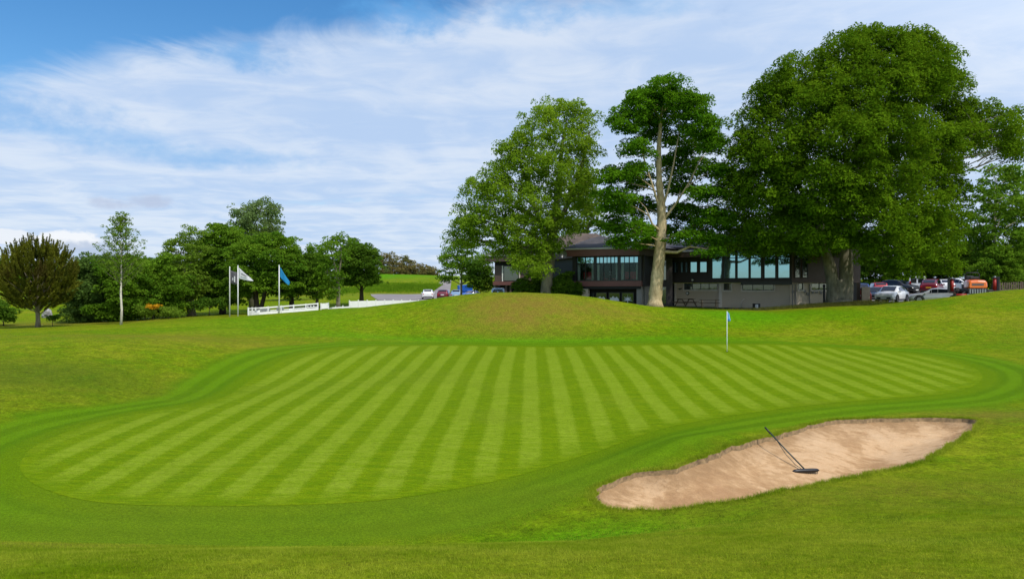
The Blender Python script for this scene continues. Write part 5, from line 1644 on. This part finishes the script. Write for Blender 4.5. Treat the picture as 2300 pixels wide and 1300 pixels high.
def vehicle(kind, name, lb, cat, u, Y, rz, paint, L=4.5, W=1.85, H=1.55, group=None, dark_rims=False, plate=None, zoff=0.03, wheel=.34):
    x_ = gx(u, Y)
    r_ = empty(name, (x_, Y, hz(x_, Y) + zoff), rz, lb, cat, group)
    S = SHAPES[kind]; hw = W / 2
    ring = []
    for (xf, zb, zbelt, zt, w, wt) in S:
        x = xf * L
        belt = zbelt * H; top = zt * H; bot = zb * H
        sh = belt + (top - belt) * .12
        half = [(hw * w * .80, bot), (hw * w * .965, bot + .05), (hw * w, bot + (belt - bot) * .45), (hw * w * .985, belt - .03), (hw * w * .95, sh), (hw * (wt + (w * .95 - wt) * .12), top - (top - sh) * .16), (hw * wt * .88, top - .012), (hw * wt * .45, top + .012), (0, top + .018)]
        ring.append([(x, -a, b) for a, b in half] + [(x, a, b) for a, b in half[-2::-1]])
    NR = len(ring[0]); NS = len(S)
    body, side, front, rear = MB(), MB(), MB(), MB()
    allv = [p for rg in ring for p in rg]
    bf = []
    cab = {'suv': (2, 6), 'hatch': (2, 6), 'saloon': (3, 6), 'van': (5, 6)}[kind]
    for i in range(NS - 1):
        for j in range(NR):
            bf.append((i * NR + j, i * NR + (j + 1) % NR, (i + 1) * NR + (j + 1) % NR, (i + 1) * NR + j))
    bf.append(tuple(range(NR))[::-1]); bf.append(tuple(range((NS - 1) * NR, NS * NR)))
    body.add(allv, bf)
    bo = body.build('body', PAINT[paint], r_, smooth=True)
    es = bo.modifiers.new('edge', 'EDGE_SPLIT'); es.split_angle = math.radians(38)

    def lerp(a, b, t): return tuple(a[k] + (b[k] - a[k]) * t for k in range(3))

    def pane(i0_, i1_, j0_, j1_, name_, a0=.06, a1=.94, b0=.10, b1=.92, out=.012):
        """glass laid just proud of the cabin between stations and ring points"""
        q = [ring[i0_][j0_], ring[i1_][j0_], ring[i1_][j1_], ring[i0_][j1_]]
        q = [lerp(lerp(q[0], q[1], s_), lerp(q[3], q[2], s_), t_) for s_, t_ in ((a0, b0), (a1, b0), (a1, b1), (a0, b1))]
        n_v = (Vector(q[1]) - Vector(q[0])).cross(Vector(q[3]) - Vector(q[0])).normalized()
        c_ = sum((Vector(p) for p in q), Vector()) / 4
        if n_v.dot(c_ - Vector((0, 0, H * .5))) < 0: n_v = -n_v
        mm_ = MB(); mm_.prism([tuple(Vector(p) - n_v * .03) for p in q], tuple(n_v * (.03 + out)))
        return mm_.build(name_, M_cglass, r_)
    for (ja, jb) in ((4, 5), (NR - 5, NR - 6)):
        for i in range(*cab):
            pane(i, i + 1, ja, jb, 'side_window', .02 if i > cab[0] else .25, .98, .06, .97)
        pane(6, 7, ja, jb, 'side_window', .03, .7, .06, .9)
    pane(6, 7, 6, NR - 7, 'windscreen', .06, .95, .04, .96, .05)
    if kind == 'saloon': pane(3, 4, 6, NR - 7, 'rear_window', .1, .92, .06, .94, .05)
    elif kind == 'van': pane(1, 2, 6, NR - 7, 'rear_window', -.4, .1, .1, .9, .02)
    else: pane(2, 3, 6, NR - 7, 'rear_window', .02, .92, .04, .96, .05)
    if kind == 'van':      # glazed rear doors
        for s_ in (-1, 1):
            mm_ = MB(); mm_.box(-.5 * L - .012, -.5 * L + .05, min(s_ * .08, s_ * hw * .72), max(s_ * .08, s_ * hw * .72), H * .58, H * .84); mm_.build('rear_window', M_cglass, r_, bevel=.02)
    # wheels
    for wx in (-.295 * L, .305 * L):
        for s_ in (-1, 1):
            y = s_ * (hw - .10)
            a_ = MB(); a_.tube([(wx, y - .11 * s_, wheel), (wx, y - .10 * s_, wheel), (wx, y + .10 * s_, wheel), (wx, y + .115 * s_, wheel)], [wheel * .9, wheel, wheel, wheel * .9], 24)
            wo = a_.build('wheel', M_tyre, r_)
            a_ = MB(); a_.tube([(wx, y + .10 * s_, wheel), (wx, y + .122 * s_, wheel)], [wheel * .68, wheel * .62], 20)
            ro_ = a_.build('rim', M_rimd if dark_rims else M_rim, wo)
            a_ = MB()
            K = 26
            arc = [(wx + (wheel + .055) * math.cos(math.pi * k_ / K), y + .085 * s_, wheel + (wheel + .055) * math.sin(math.pi * k_ / K)) for k_ in range(K + 1)]
            a_.tube(arc, .045, 6); a_.build('wheel_arch', M_trim, r_)
    # bumpers, grille, lamps, mirrors, plate
    xfr = L * .5
    a_ = MB(); a_.box(xfr - .12, xfr + .014, -hw * .66, hw * .66, H * .225, H * .335); a_.build('grille', M_trim, r_, bevel=.015)
    a_ = MB(); a_.box(xfr - .16, xfr - .01, -hw * .76, hw * .76, H * .145, H * .20); a_.build('bumper', M_trim, r_, bevel=.01)
    a_ = MB(); a_.box(-xfr - .015, -xfr + .14, -hw * .80, hw * .80, H * .17, H * .27); a_.build('bumper', M_trim, r_, bevel=.02)
    for s_ in (-1, 1):
        a_ = MB(); a_.hexa([(xfr - .12, s_ * hw * .50, H * .385), (xfr - .35, s_ * hw * .91, H * .40), (xfr - .45, s_ * hw * .80, H * .40), (xfr - .25, s_ * hw * .45, H * .385),
                            (xfr - .16, s_ * hw * .50, H * .46), (xfr - .40, s_ * hw * .935, H * .485), (xfr - .5, s_ * hw * .80, H * .485), (xfr - .3, s_ * hw * .45, H * .46)])
        a_.build('headlight', M_lamp, r_)
        a_ = MB(); a_.box(-xfr - .005, -xfr + .16, s_ * hw * .76 - .10, s_ * hw * .76 + .10, H * .46, H * .56 if kind != 'van' else H * .7); a_.build('tail_light', M_tail, r_, bevel=.015)
        a_ = MB(); a_.box(.20 * L - .07, .20 * L + .07, min(s_ * hw * .93, s_ * (hw + .16)), max(s_ * hw * .93, s_ * (hw + .16)), H * .61, H * .69); a_.build('mirror', PAINT[paint], r_, bevel=.025)
        a_ = MB(); a_.box(-.27 * L + wheel, .28 * L - wheel, s_ * hw * .985 - .02, s_ * hw * .985 + .02, H * .17, H * .225); a_.build('sill', M_trim, r_)
    a_ = MB(); a_.box(-xfr - .022, -xfr - .004, -.26, .26, H * .42, H * .42 + .115); a_.build('number_plate', M_yell if plate == 'yellow' else M_white, r_)
    a_ = MB(); a_.box(xfr + .013, xfr + .022, -.26, .26, H * .235, H * .235 + .11); a_.build('number_plate', M_white, r_)
    return r_


GC, GF = 'cars parked in the yard', 'cars parked in the far car park'
D = math.radians
# right yard. rz: 0 faces +x, -90 deg faces the viewer
vehicle('suv', 'parked_car', 'white SUV parked facing left toward the viewer, nearest complete car in the yard', 'car', 2003, 73.5, D(-134), 'white', 4.7, 1.93, 1.62, GC, True, wheel=.37)
vehicle('hatch', 'parked_car', 'dark navy hatchback half hidden behind the taupe screen and the white SUV', 'car', 1966, 78.5, D(-118), 'navy', 4.2, 1.8, 1.5, GC)
vehicle('saloon', 'parked_car', 'silver white car in front of the mower with its wheels hidden by the turf bank', 'car', 2104, 70.5, D(150), 'silver', 4.6, 1.85, 1.42, GC)
vehicle('suv', 'parked_car', 'maroon SUV seen from behind with a yellow number plate', 'car', 2094, 85.5, D(52), 'maroon', 4.7, 1.9, 1.75, GC, plate='yellow')
vehicle('van', 'parked_van', 'plain white van with dark rear windows behind the white SUV', 'van', 2062, 93, D(60), 'white', 4.6, 1.95, 2.0, GC)
vehicle('suv', 'parked_car', 'black SUV parked left of the white van', 'car', 2018, 92, D(-60), 'black', 4.7, 1.9, 1.7, GC)
vehicle('hatch', 'parked_car', 'red hatchback seen from behind between blue and black cars', 'car', 1972, 91, D(75), 'red', 4.1, 1.8, 1.5, GC)
vehicle('suv', 'parked_car', 'dark maroon car tucked between the red hatchback and the black SUV', 'car', 1996, 95.5, D(80), 'maroon', 4.4, 1.85, 1.65, GC)
vehicle('hatch', 'parked_car', 'blue car at the left end of the yard beside the clubhouse corner', 'car', 1936, 90, D(-110), 'blue', 4.2, 1.8, 1.55, GC)
vehicle('hatch', 'parked_car', 'bright red car low behind the taupe screen at the wall end', 'car', 1932, 77.0, D(70), 'red', 4.1, 1.8, 1.5, GC)
vehicle('suv', 'parked_car', 'white estate car right of the maroon SUV', 'car', 2122, 92, D(68), 'white', 4.6, 1.85, 1.6, GC)
vehicle('suv', 'parked_car', 'white tall car showing above the left arm of the mower', 'car', 2158, 90, D(-70), 'white', 4.7, 1.9, 1.75, GC)
# taupe bin screen
x = gx(1945, 72.5)
r = empty('bin_screen', (x, 72.5, hz(x, 72.5)), .25, 'flat taupe wooden screen standing left of the white SUV', 'screen')
a = MB()
for i in range(6):
    a.box(-.46 + i * .153, -.46 + i * .153 + .147, -.03, .03, .05, 1.56)
a.build('boards', mat_plain('taupe_board', (.34, .27, .195), .8, .12, 3), r)
a = MB(); a.box(-.44, .44, .031, .08, .3, .4); a.box(-.44, .44, .031, .08, 1.2, 1.3); a.box(-.44, -.36, .081, .15, 0, 1.5); a.box(.36, .44, .081, .15, 0, 1.5); a.build('frame', M_wood, r)
# far car park, left of the clubhouse
vehicle('hatch', 'parked_car', 'white car seen from behind at the left of the far car park', 'car', 961, 118, D(96), 'white', 4.2, 1.8, 1.45, GF)
vehicle('hatch', 'parked_car', 'dark red car seen from behind in the middle of the far car park', 'car', 997.5, 118, D(88), 'maroon', 4.2, 1.8, 1.45, GF, plate='white')
vehicle('hatch', 'parked_car', 'light blue car parked left of the thin pole in the far car park', 'car', 1029, 116, D(84), 'sky', 4.1, 1.8, 1.5, GF)
vehicle('saloon', 'parked_car', 'dark blue car at the right end of the far car park row', 'car', 1062, 116, D(15), 'royal', 4.4, 1.8, 1.35, GF)
# blue box trailer
x = gx(1044, 120)
r = empty('trailer', (x, 120, hz(x, 120)), .15, 'bright blue covered trailer behind the light blue car', 'trailer')
a = MB(); a.hexa([(-1.1, -.9, .55), (1.1, -.9, .55), (1.1, .9, .55), (-1.1, .9, .55), (-1.2, -.9, 2.1), (1.2, -.9, 2.3), (1.2, .9, 2.3), (-1.2, .9, 2.1)]); a.build('cover', PAINT['royal'], r, bevel=.08)
a = MB(); a.box(-1.15, 1.15, -.95, .95, .42, .545); a.tube([(1.15, 0, .48), (2.0, 0, .45)], .05, 6); a.build('chassis', M_trim, r)
for s_ in (-1, 1):
    a = MB(); a.tube([(0, s_ * 1.0 - .1, .3), (0, s_ * 1.0 + .1, .3)], [.3, .3], 18); w_ = a.build('wheel', M_tyre, r)
    a = MB(); a.tube([(0, s_ * 1.0 - .12, .3), (0, s_ * 1.0 + .12, .3)], [.16, .16], 14); a.build('rim', M_rim, w_)
x = gx(1034, 112); z = hz(x, 112)
r = empty('thin_pole', (x, 112, z), 0, 'thin white pole beside the light blue car', 'pole')
a = MB(); a.tube([(0, 0, -.2), (0, 0, 3.4)], .07, 8); a.build('shaft', M_white, r)
a = MB(); a.tube([(0, 0, 3.4), (0, 0, 3.5)], [.1, .03], 8); a.build('cap', M_white, r)
# van and white board glimpsed below the left wing
vehicle('van', 'parked_van', 'pale blue van top showing over the mound below the left wing', 'van', 1120, 82, D(88), 'sky', 3.4, 1.5, 1.95, None)
x = gx(1190, 80); r = empty('notice_board', (x, 80, hz(x, 80)), 0, 'small white board on two posts beside the airy tree trunk', 'board')
a = MB(); a.box(-.42, .42, -.025, .025, 1.50, 1.95); a.build('panel', M_white, r)
for sx in (-.3, .3):
    a = MB(); a.box(sx - .04, sx + .04, .026, .10, -.1, 1.9); a.build('post', M_white, r)


# ------------------------------------------------------------------ orange gang mower
def mower(u, Y, rz):
    x_ = gx(u, Y)
    r_ = empty('gang_mower', (x_, Y, hz(x_, Y)), rz, 'orange ride on gang mower with its red cutting reels folded up', 'mower')
    O = PAINT['orange']
    # bonnet facing the viewer (local -y)
    a_ = MB()
    sec = [(-1.45, .62, .95, 1.42), (-1.38, .68, .92, 1.52), (-1.0, .72, .90, 1.60), (-.4, .70, .90, 1.62), (-.1, .66, .90, 1.60)]
    vs, fs = [], []
    for (y, w, z0, z1) in sec:
        vs += [(-w * .92, y, z0), (-w, y, z0 + .1), (-w * .96, y, z1 - .14), (-w * .8, y, z1 - .02), (0, y, z1 + .02), (w * .8, y, z1 - .02), (w * .96, y, z1 - .14), (w, y, z0 + .1), (w * .92, y, z0)]
    for i in range(len(sec) - 1):
        for j in range(9):
            fs.append((i * 9 + j, i * 9 + (j + 1) % 9, (i + 1) * 9 + (j + 1) % 9, (i + 1) * 9 + j))
    fs += [tuple(range(9))[::-1], tuple(range(36, 45))]
    a_.add(vs, fs); a_.build('bonnet', O, r_, bevel=.02)
    a_ = MB(); a_.box(-.44, .40, -1.475, -1.44, 1.14, 1.30); a_.build('grille_plate', mat_plain('plate_grey', (.12, .10, .10), .5, .2, 8), r_)
    a_ = MB(); a_.box(-.72, .72, -1.42, 1.2, .42, .89); a_.build('chassis', M_trim, r_, bevel=.03)
    for i in range(5):
        pass
    a_ = MB()
    for i in range(7):
        a_.box(-.62 + i * .18, -.62 + i * .18 + .10, -1.46, -1.425, .50, .84)
    a_.build('radiator_slats', M_steel, r_)
    a_ = MB(); a_.box(-.8, .8, -1.5, -1.43, .36, .44); a_.tube([(-.8, -1.46, .4), (.8, -1.46, .4)], .05, 8); a_.build('bumper', M_steel, r_)
    for wx, wy, wr in ((-.72, -.9, .36), (.72, -.9, .36), (-.85, .9, .48), (.85, .9, .48)):
        a_ = MB(); a_.tube([(wx - .15, wy, wr), (wx - .13, wy, wr), (wx + .13, wy, wr), (wx + .15, wy, wr)], [wr * .88, wr, wr, wr * .88], 22); wo = a_.build('wheel', M_tyre, r_)
        a_ = MB(); a_.tube([(wx - .16, wy, wr), (wx + .16, wy, wr)], [wr * .5, wr * .5], 16); a_.build('rim', O, wo)
    # seat, steering, roll bar
    a_ = MB(); a_.box(-.28, .28, .05, .55, 1.25, 1.40); a_.box(-.28, .28, .45, .6, 1.41, 1.95); a_.build('seat', M_trim, r_, bevel=.05)
    a_ = MB(); a_.box(-.5, .5, -.08, .9, .90, 1.24); a_.build('platform', M_trim, r_)
    a_ = MB(); a_.tube([(-.5, -.05, 1.2), (-.5, -.1, 2.0), (-.42, -.12, 2.18), (.42, -.12, 2.18), (.5, -.1, 2.0), (.5, -.05, 1.2)], .04, 8); a_.build('roll_bar', M_trim, r_, smooth=True)
    a_ = MB(); a_.tube([(.0, .9, 1.2), (0, .8, 1.6)], .03, 6)
    a_.tube([(.2 * math.cos(k_ * math.pi / 8), .8 + .08 * math.sin(k_ * math.pi / 8), 1.62 + .18 * math.sin(k_ * math.pi / 8)) for k_ in range(17)], .02, 6); a_.build('steering_wheel', M_trim, r_)
    a_ = MB(); a_.box(-.34, .30, -.7, -.25, 1.64, 1.86); a_.build('air_filter', M_trim, r_, bevel=.06)

    def reel(cx_, cy_, cz_, up_, ang):
        a_ = MB()
        if up_:
            a_.tube([(cx_, cy_, cz_ - .5), (cx_, cy_, cz_ + .5)], .14, 14)
        else:
            a_.tube([(cx_ - .5, cy_, cz_), (cx_ + .5, cy_, cz_)], .14, 14)
        u_ = a_.build('cutting_unit', mat_red, r_, smooth=True)
        b_ = MB()
        if up_:
            b_.box(cx_ - .2, cx_ + .2, cy_ - .2, cy_ + .2, cz_ + .5, cz_ + .56); b_.box(cx_ - .2, cx_ + .2, cy_ - .2, cy_ + .2, cz_ - .56, cz_ - .5)
            b_.box(cx_ - ang * .24 - .05, cx_ - ang * .24 + .05, cy_ - .2, cy_ + .16, cz_ - .55, cz_ + .62)
        else:
            b_.box(cx_ - .56, cx_ - .5, cy_ - .2, cy_ + .2, cz_ - .2, cz_ + .16); b_.box(cx_ + .5, cx_ + .56, cy_ - .2, cy_ + .2, cz_ - .2, cz_ + .16)
            b_.tube([(cx_ - .5, cy_ - .2, cz_ - .12), (cx_ + .5, cy_ - .2, cz_ - .12)], .06, 10)
        b_.build('reel_housing', M_trim, u_)
        b_ = MB()
        if up_: b_.tube([(cx_, cy_, cz_ + .56), (cx_, cy_, cz_ + .66)], [.1, .07], 10)
        else: b_.tube([(cx_ + .56, cy_, cz_), (cx_ + .68, cy_, cz_)], [.1, .07], 10)
        b_.build('hydraulic_motor', M_steel, u_)
    mat_red = mat_plain('red_reel', (.34, .02, .015), .5, .3, 6)
    reel(-1.62, -.5, 1.15, True, 1); reel(1.70, .1, 1.25, True, -1)
    reel(-1.1, -1.3, .34, False, 0); reel(1.1, -1.0, .34, False, 0); reel(0, 1.7, .34, False, 0)
    for (p0, p1, p2) in (((-.7, -.6, .6), (-1.2, -.55, .75), (-1.6, -.5, .7)), ((.7, 0, .6), (1.2, .05, .75), (1.65, .1, .75)), ((-.7, -1.1, .55), (-.9, -1.25, .6), (-1.1, -1.3, .48)), ((.7, -.9, .55), (.9, -1.0, .6), (1.1, -1.0, .48)), ((0, 1.2, .6), (0, 1.5, .7), (0, 1.7, .48))):
        a_ = MB(); a_.tube([p0, p1, p2], .055, 8); a_.build('lift_arm', M_trim, r_)
    return r_


mower(2183, 67.0, D(-14)).scale = (1.08, 1.08, 1.08)
# timber fence at the back right
x0_, y0_ = gx(2235, 88), 88.0
r = empty('timber_fence', (x0_, y0_, hz(x0_, y0_)), 0, 'low brown timber fence running off right behind the mower', 'fence')
x1_ = gx(2420, 86)
K = int((x1_ - x0_) / 2.2)
a = MB()
for i in range(K * 12):
    xx = x0_ + (x1_ - x0_) * i / (K * 12); yy = y0_ - 2.0 * i / (K * 12); zz_ = hz(xx, yy) - r.location.z
    a.box(xx - x0_, xx - x0_ + .16, yy - y0_ - .015, yy - y0_ + .015, zz_ + .05, zz_ + 1.15 + random.uniform(-.02, .02))
a.build('boards', mat_plain('brown_board', (.10, .075, .05), .85, .25, 3), r)
for i in range(K + 1):
    xx = x0_ + (x1_ - x0_) * i / K; yy = y0_ - 2.0 * i / K; zz_ = hz(xx, yy) - r.location.z
    a = MB(); a.box(xx - x0_ - .06, xx - x0_ + .06, yy - y0_ + .02, yy - y0_ + .14, zz_ - .2, zz_ + 1.2); a.build('post', M_wood, r)

# ------------------------------------------------------------------ near grass blades
def blade_field(n, x0, x1, y0, y1, h, w, dens=None):
    y = y0 + (y1 - y0) * rng.random(n) ** 1.25
    x = rng.uniform(-1, 1, n) * (.70 * y + .4)
    s = (x > x0) & (x < x1)
    x, y = x[s], y[s]
    near_ = sdist(GREEN, x, y); bk = sdist(BUNKER, x, y)
    # long mown rough only: the apron ring and the green stay short
    k_ = (bk > .005) & ((near_ > 2.5) | (near_ > 2.2 + .0 * x))
    x, y = x[k_], y[k_]
    return blades(x, y, h, w)


Vb = [blade_field(420000, -14, 16, 4.6, 15, .024, .0032)]
# fringe of longer blades on the bunker lip
k_ = rng.integers(0, len(BUNKER0), 26000); off_ = np.abs(rng.normal(0, .09, len(k_))) + .0
px2 = BUNKER[k_] + _nrm[k_] * off_[:, None] * np.sign(sdist(BUNKER, *(BUNKER[k_] + _nrm[k_] * .05).T))[:, None] + rng.normal(0, .03, (len(k_), 2))
ok_ = sdist(BUNKER, px2[:, 0], px2[:, 1]) > -.015
Vb.append(blades(px2[ok_, 0], px2[ok_, 1], .065, .004))
tag(tri_mesh('grass', np.concatenate(Vb), LEAF['blade']), 'short rough grass blades in the foreground and round the bunker lip', 'grass', kind='stuff')

# ------------------------------------------------------------------ sky, sun, camera
SUN_EL, SUN_AZ = math.radians(54), math.radians(38)     # sun behind the viewer, a little to the right
SKY_SAT, SKY_VAL = 1.35, 1.5
sd_ = Vector((math.sin(SUN_AZ) * math.cos(SUN_EL), -math.cos(SUN_AZ) * math.cos(SUN_EL), math.sin(SUN_EL)))
li = bpy.data.lights.new('sun', 'SUN'); li.energy = 3.05; li.angle = math.radians(.6); li.color = (1.0, .95, .86)
so = bpy.data.objects.new('sun', li); COL.objects.link(so)
so.rotation_euler = sd_.to_track_quat('Z', 'Y').to_euler(); so.location = (-20, -40, 60)

w = bpy.data.worlds.new('World'); scene.world = w; w.use_nodes = True
t = w.node_tree; g = N(t)
bg = t.nodes['Background']; bg.inputs['Strength'].default_value = .1
sky = g.new('ShaderNodeTexSky', sky_type='NISHITA'); sky.sun_disc = False
sky.sun_elevation = SUN_EL
sky.sun_rotation = math.atan2(sd_.x, sd_.y)
sky.air_density = 1.0; sky.dust_density = .6; sky.ozone_density = 2.2
dirv = g.new('ShaderNodeTexCoord').outputs['Generated']
sep = g.new('ShaderNodeSeparateXYZ'); g.link(dirv, sep.inputs[0])
zz = g.math('ADD', g.math('MAXIMUM', sep.outputs[2], 0.0), .055)
px_ = g.math('DIVIDE', sep.outputs[0], zz); py_ = g.math('DIVIDE', sep.outputs[1], zz)
cmb = g.new('ShaderNodeCombineXYZ'); g.link(px_, cmb.inputs[0]); g.link(py_, cmb.inputs[1])
cv_ = cmb.outputs[0]
n1 = g.noise(.42, 6, .52, cv_, (.6, 1.0, 1), .6)
n2 = g.noise(1.1, 5, .5, cv_, (1.3, .45, 1), .8)
n3 = g.noise(.2, 3, .5, cv_)
n4 = g.noise(1.5, 4, .5, cv_, (.25, 1.0, 1), .4)
# more cloud away from the zenith
far = g.step(g.math('ADD', py_, g.math('MULTIPLY', px_, .35)), 1.85, 2.7)
m_ = g.math('ADD', g.math('ADD', g.math('MULTIPLY', n1, .85), g.math('MULTIPLY', n2, .30)), g.math('MULTIPLY', n3, .35))
m_ = g.math('ADD', g.math('ADD', m_, g.math('MULTIPLY', n4, .22)), g.math('MULTIPLY', far, .46))
m_ = g.math('ADD', m_, g.math('MULTIPLY', g.math('SUBTRACT', g.noise(2.6, 7, .62, cv_, (1.0, .6, 1), 1.2), .5), .42))
cloud = g.step(m_, .92, 1.22)
hs = g.new('ShaderNodeHueSaturation'); hs.inputs['Saturation'].default_value = SKY_SAT; hs.inputs['Value'].default_value = SKY_VAL
g.link(sky.outputs[0], hs.inputs['Color'])
c_lo, c_hi = (5.0, 6.5, 9.0), (7.1, 8.0, 9.4)
n5 = g.noise(3.2, 6, .62, cv_, (.8, .9, 1), .8)
lumf = g.step(g.math('ADD', g.math('ADD', g.math('MULTIPLY', n2, .3), g.math('MULTIPLY', n4, .35)), g.math('MULTIPLY', n5, .35)), .40, .60)
ccol = g.mix(lumf, c_lo, c_hi)
skyc = g.mix(g.math('MULTIPLY', cloud, .94), hs.outputs[0], ccol)
# thin cloud round the sun, behind the viewer, brightened as added fill for shade
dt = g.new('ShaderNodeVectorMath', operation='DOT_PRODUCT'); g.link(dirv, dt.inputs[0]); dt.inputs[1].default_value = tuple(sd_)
fill_glow = g.step(dt.outputs['Value'], -.15, 1.0)
skyc = g.mix(g.math('MULTIPLY', fill_glow, g.math('ADD', g.math('MULTIPLY', cloud, .7), .3)), skyc, (21.0, 21.3, 21.8))


def puff(az, el, sx, sy, colr, lo, hi, amt, src):
    """a low cumulus at one place in the sky"""
    a = g.math('ARCTAN2', sep.outputs[0], sep.outputs[1])
    dx = g.math('DIVIDE', g.math('SUBTRACT', a, az), sx)
    dy = g.math('DIVIDE', g.math('SUBTRACT', sep.outputs[2], el), sy)
    nn = g.noise(28, 5, .6, dirv, (1, 1, 1.6))
    r = g.math('ADD', g.math('MULTIPLY', dx, dx), g.math('MULTIPLY', dy, dy))
    f = g.math('ADD', g.math('SUBTRACT', 1.0, r), g.math('MULTIPLY', g.math('SUBTRACT', nn, .5), 3.0))
    return g.mix(g.math('MULTIPLY', g.step(f, lo, hi), amt), src, colr)


def azel(u, v):
    return math.atan((u - CX) / F), (CY - v) / math.sqrt((u - CX) ** 2 + (v - CY) ** 2 + F * F)


for (u, v, a_, b_, c_, lo, hi, amt) in ((155, 540, .034, .014, (9.2, 9.5, 9.9), .1, .6, .95), (190, 565, .06, .014, (4.6, 5.6, 7.4), .1, .9, .8), (250, 457, .026, .009, (4.9, 5.7, 7.5), .0, 1.3, .75), (330, 450, .032, .012, (4.9, 5.7, 7.5), .0, 1.3, .75),
                                       (30, 245, .11, .022, (1.9, 4.5, 8.4), -.6, 1.6, .75), (450, 353, .13, .015, (2.4, 5.0, 8.6), -.6, 1.6, .7), (200, 300, .12, .012, (2.8, 5.3, 8.8), -.6, 1.6, .6),
                                       (930, 42, .09, .026, (1.3, 4.0, 8.0), -.4, 1.4, .75), (1190, 35, .07, .020, (1.6, 4.3, 8.2), -.4, 1.4, .65), (560, 130, .06, .018, (1.3, 4.0, 8.0), -.4, 1.4, .7), (1430, 15, .08, .016, (2.2, 4.9, 8.5), -.4, 1.4, .5),
                                       (15, 530, .03, .010, (8.6, 9.0, 9.6), .1, .6, .9)):
    az, el = azel(u, v)
    skyc = puff(az, el, a_, b_, c_, lo, hi, amt, skyc)
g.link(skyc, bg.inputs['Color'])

cam = bpy.data.cameras.new('camera'); co = bpy.data.objects.new('camera', cam); COL.objects.link(co)
cam.sensor_width = 36.0; cam.lens = 36.0 * F / 2300.0
cam.clip_start = .1; cam.clip_end = 6000
co.location = (0, 0, CZ); co.rotation_euler = (math.radians(90), 0, 0)
scene.camera = co
scene.view_settings.view_transform = 'Standard'; scene.view_settings.look = 'None'
scene.view_settings.exposure = 0.0; scene.view_settings.gamma = 1.0
scene.cycles.max_bounces = 6; scene.cycles.diffuse_bounces = 3; scene.cycles.transparent_max_bounces = 8
scene.cycles.use_denoising = True
scene.cycles.denoiser = 'OPENIMAGEDENOISE'
scene.cycles.denoising_input_passes = 'RGB_ALBEDO_NORMAL'
scene.cycles.denoising_prefilter = 'ACCURATE'
scene.cycles.sample_clamp_indirect = 3.0
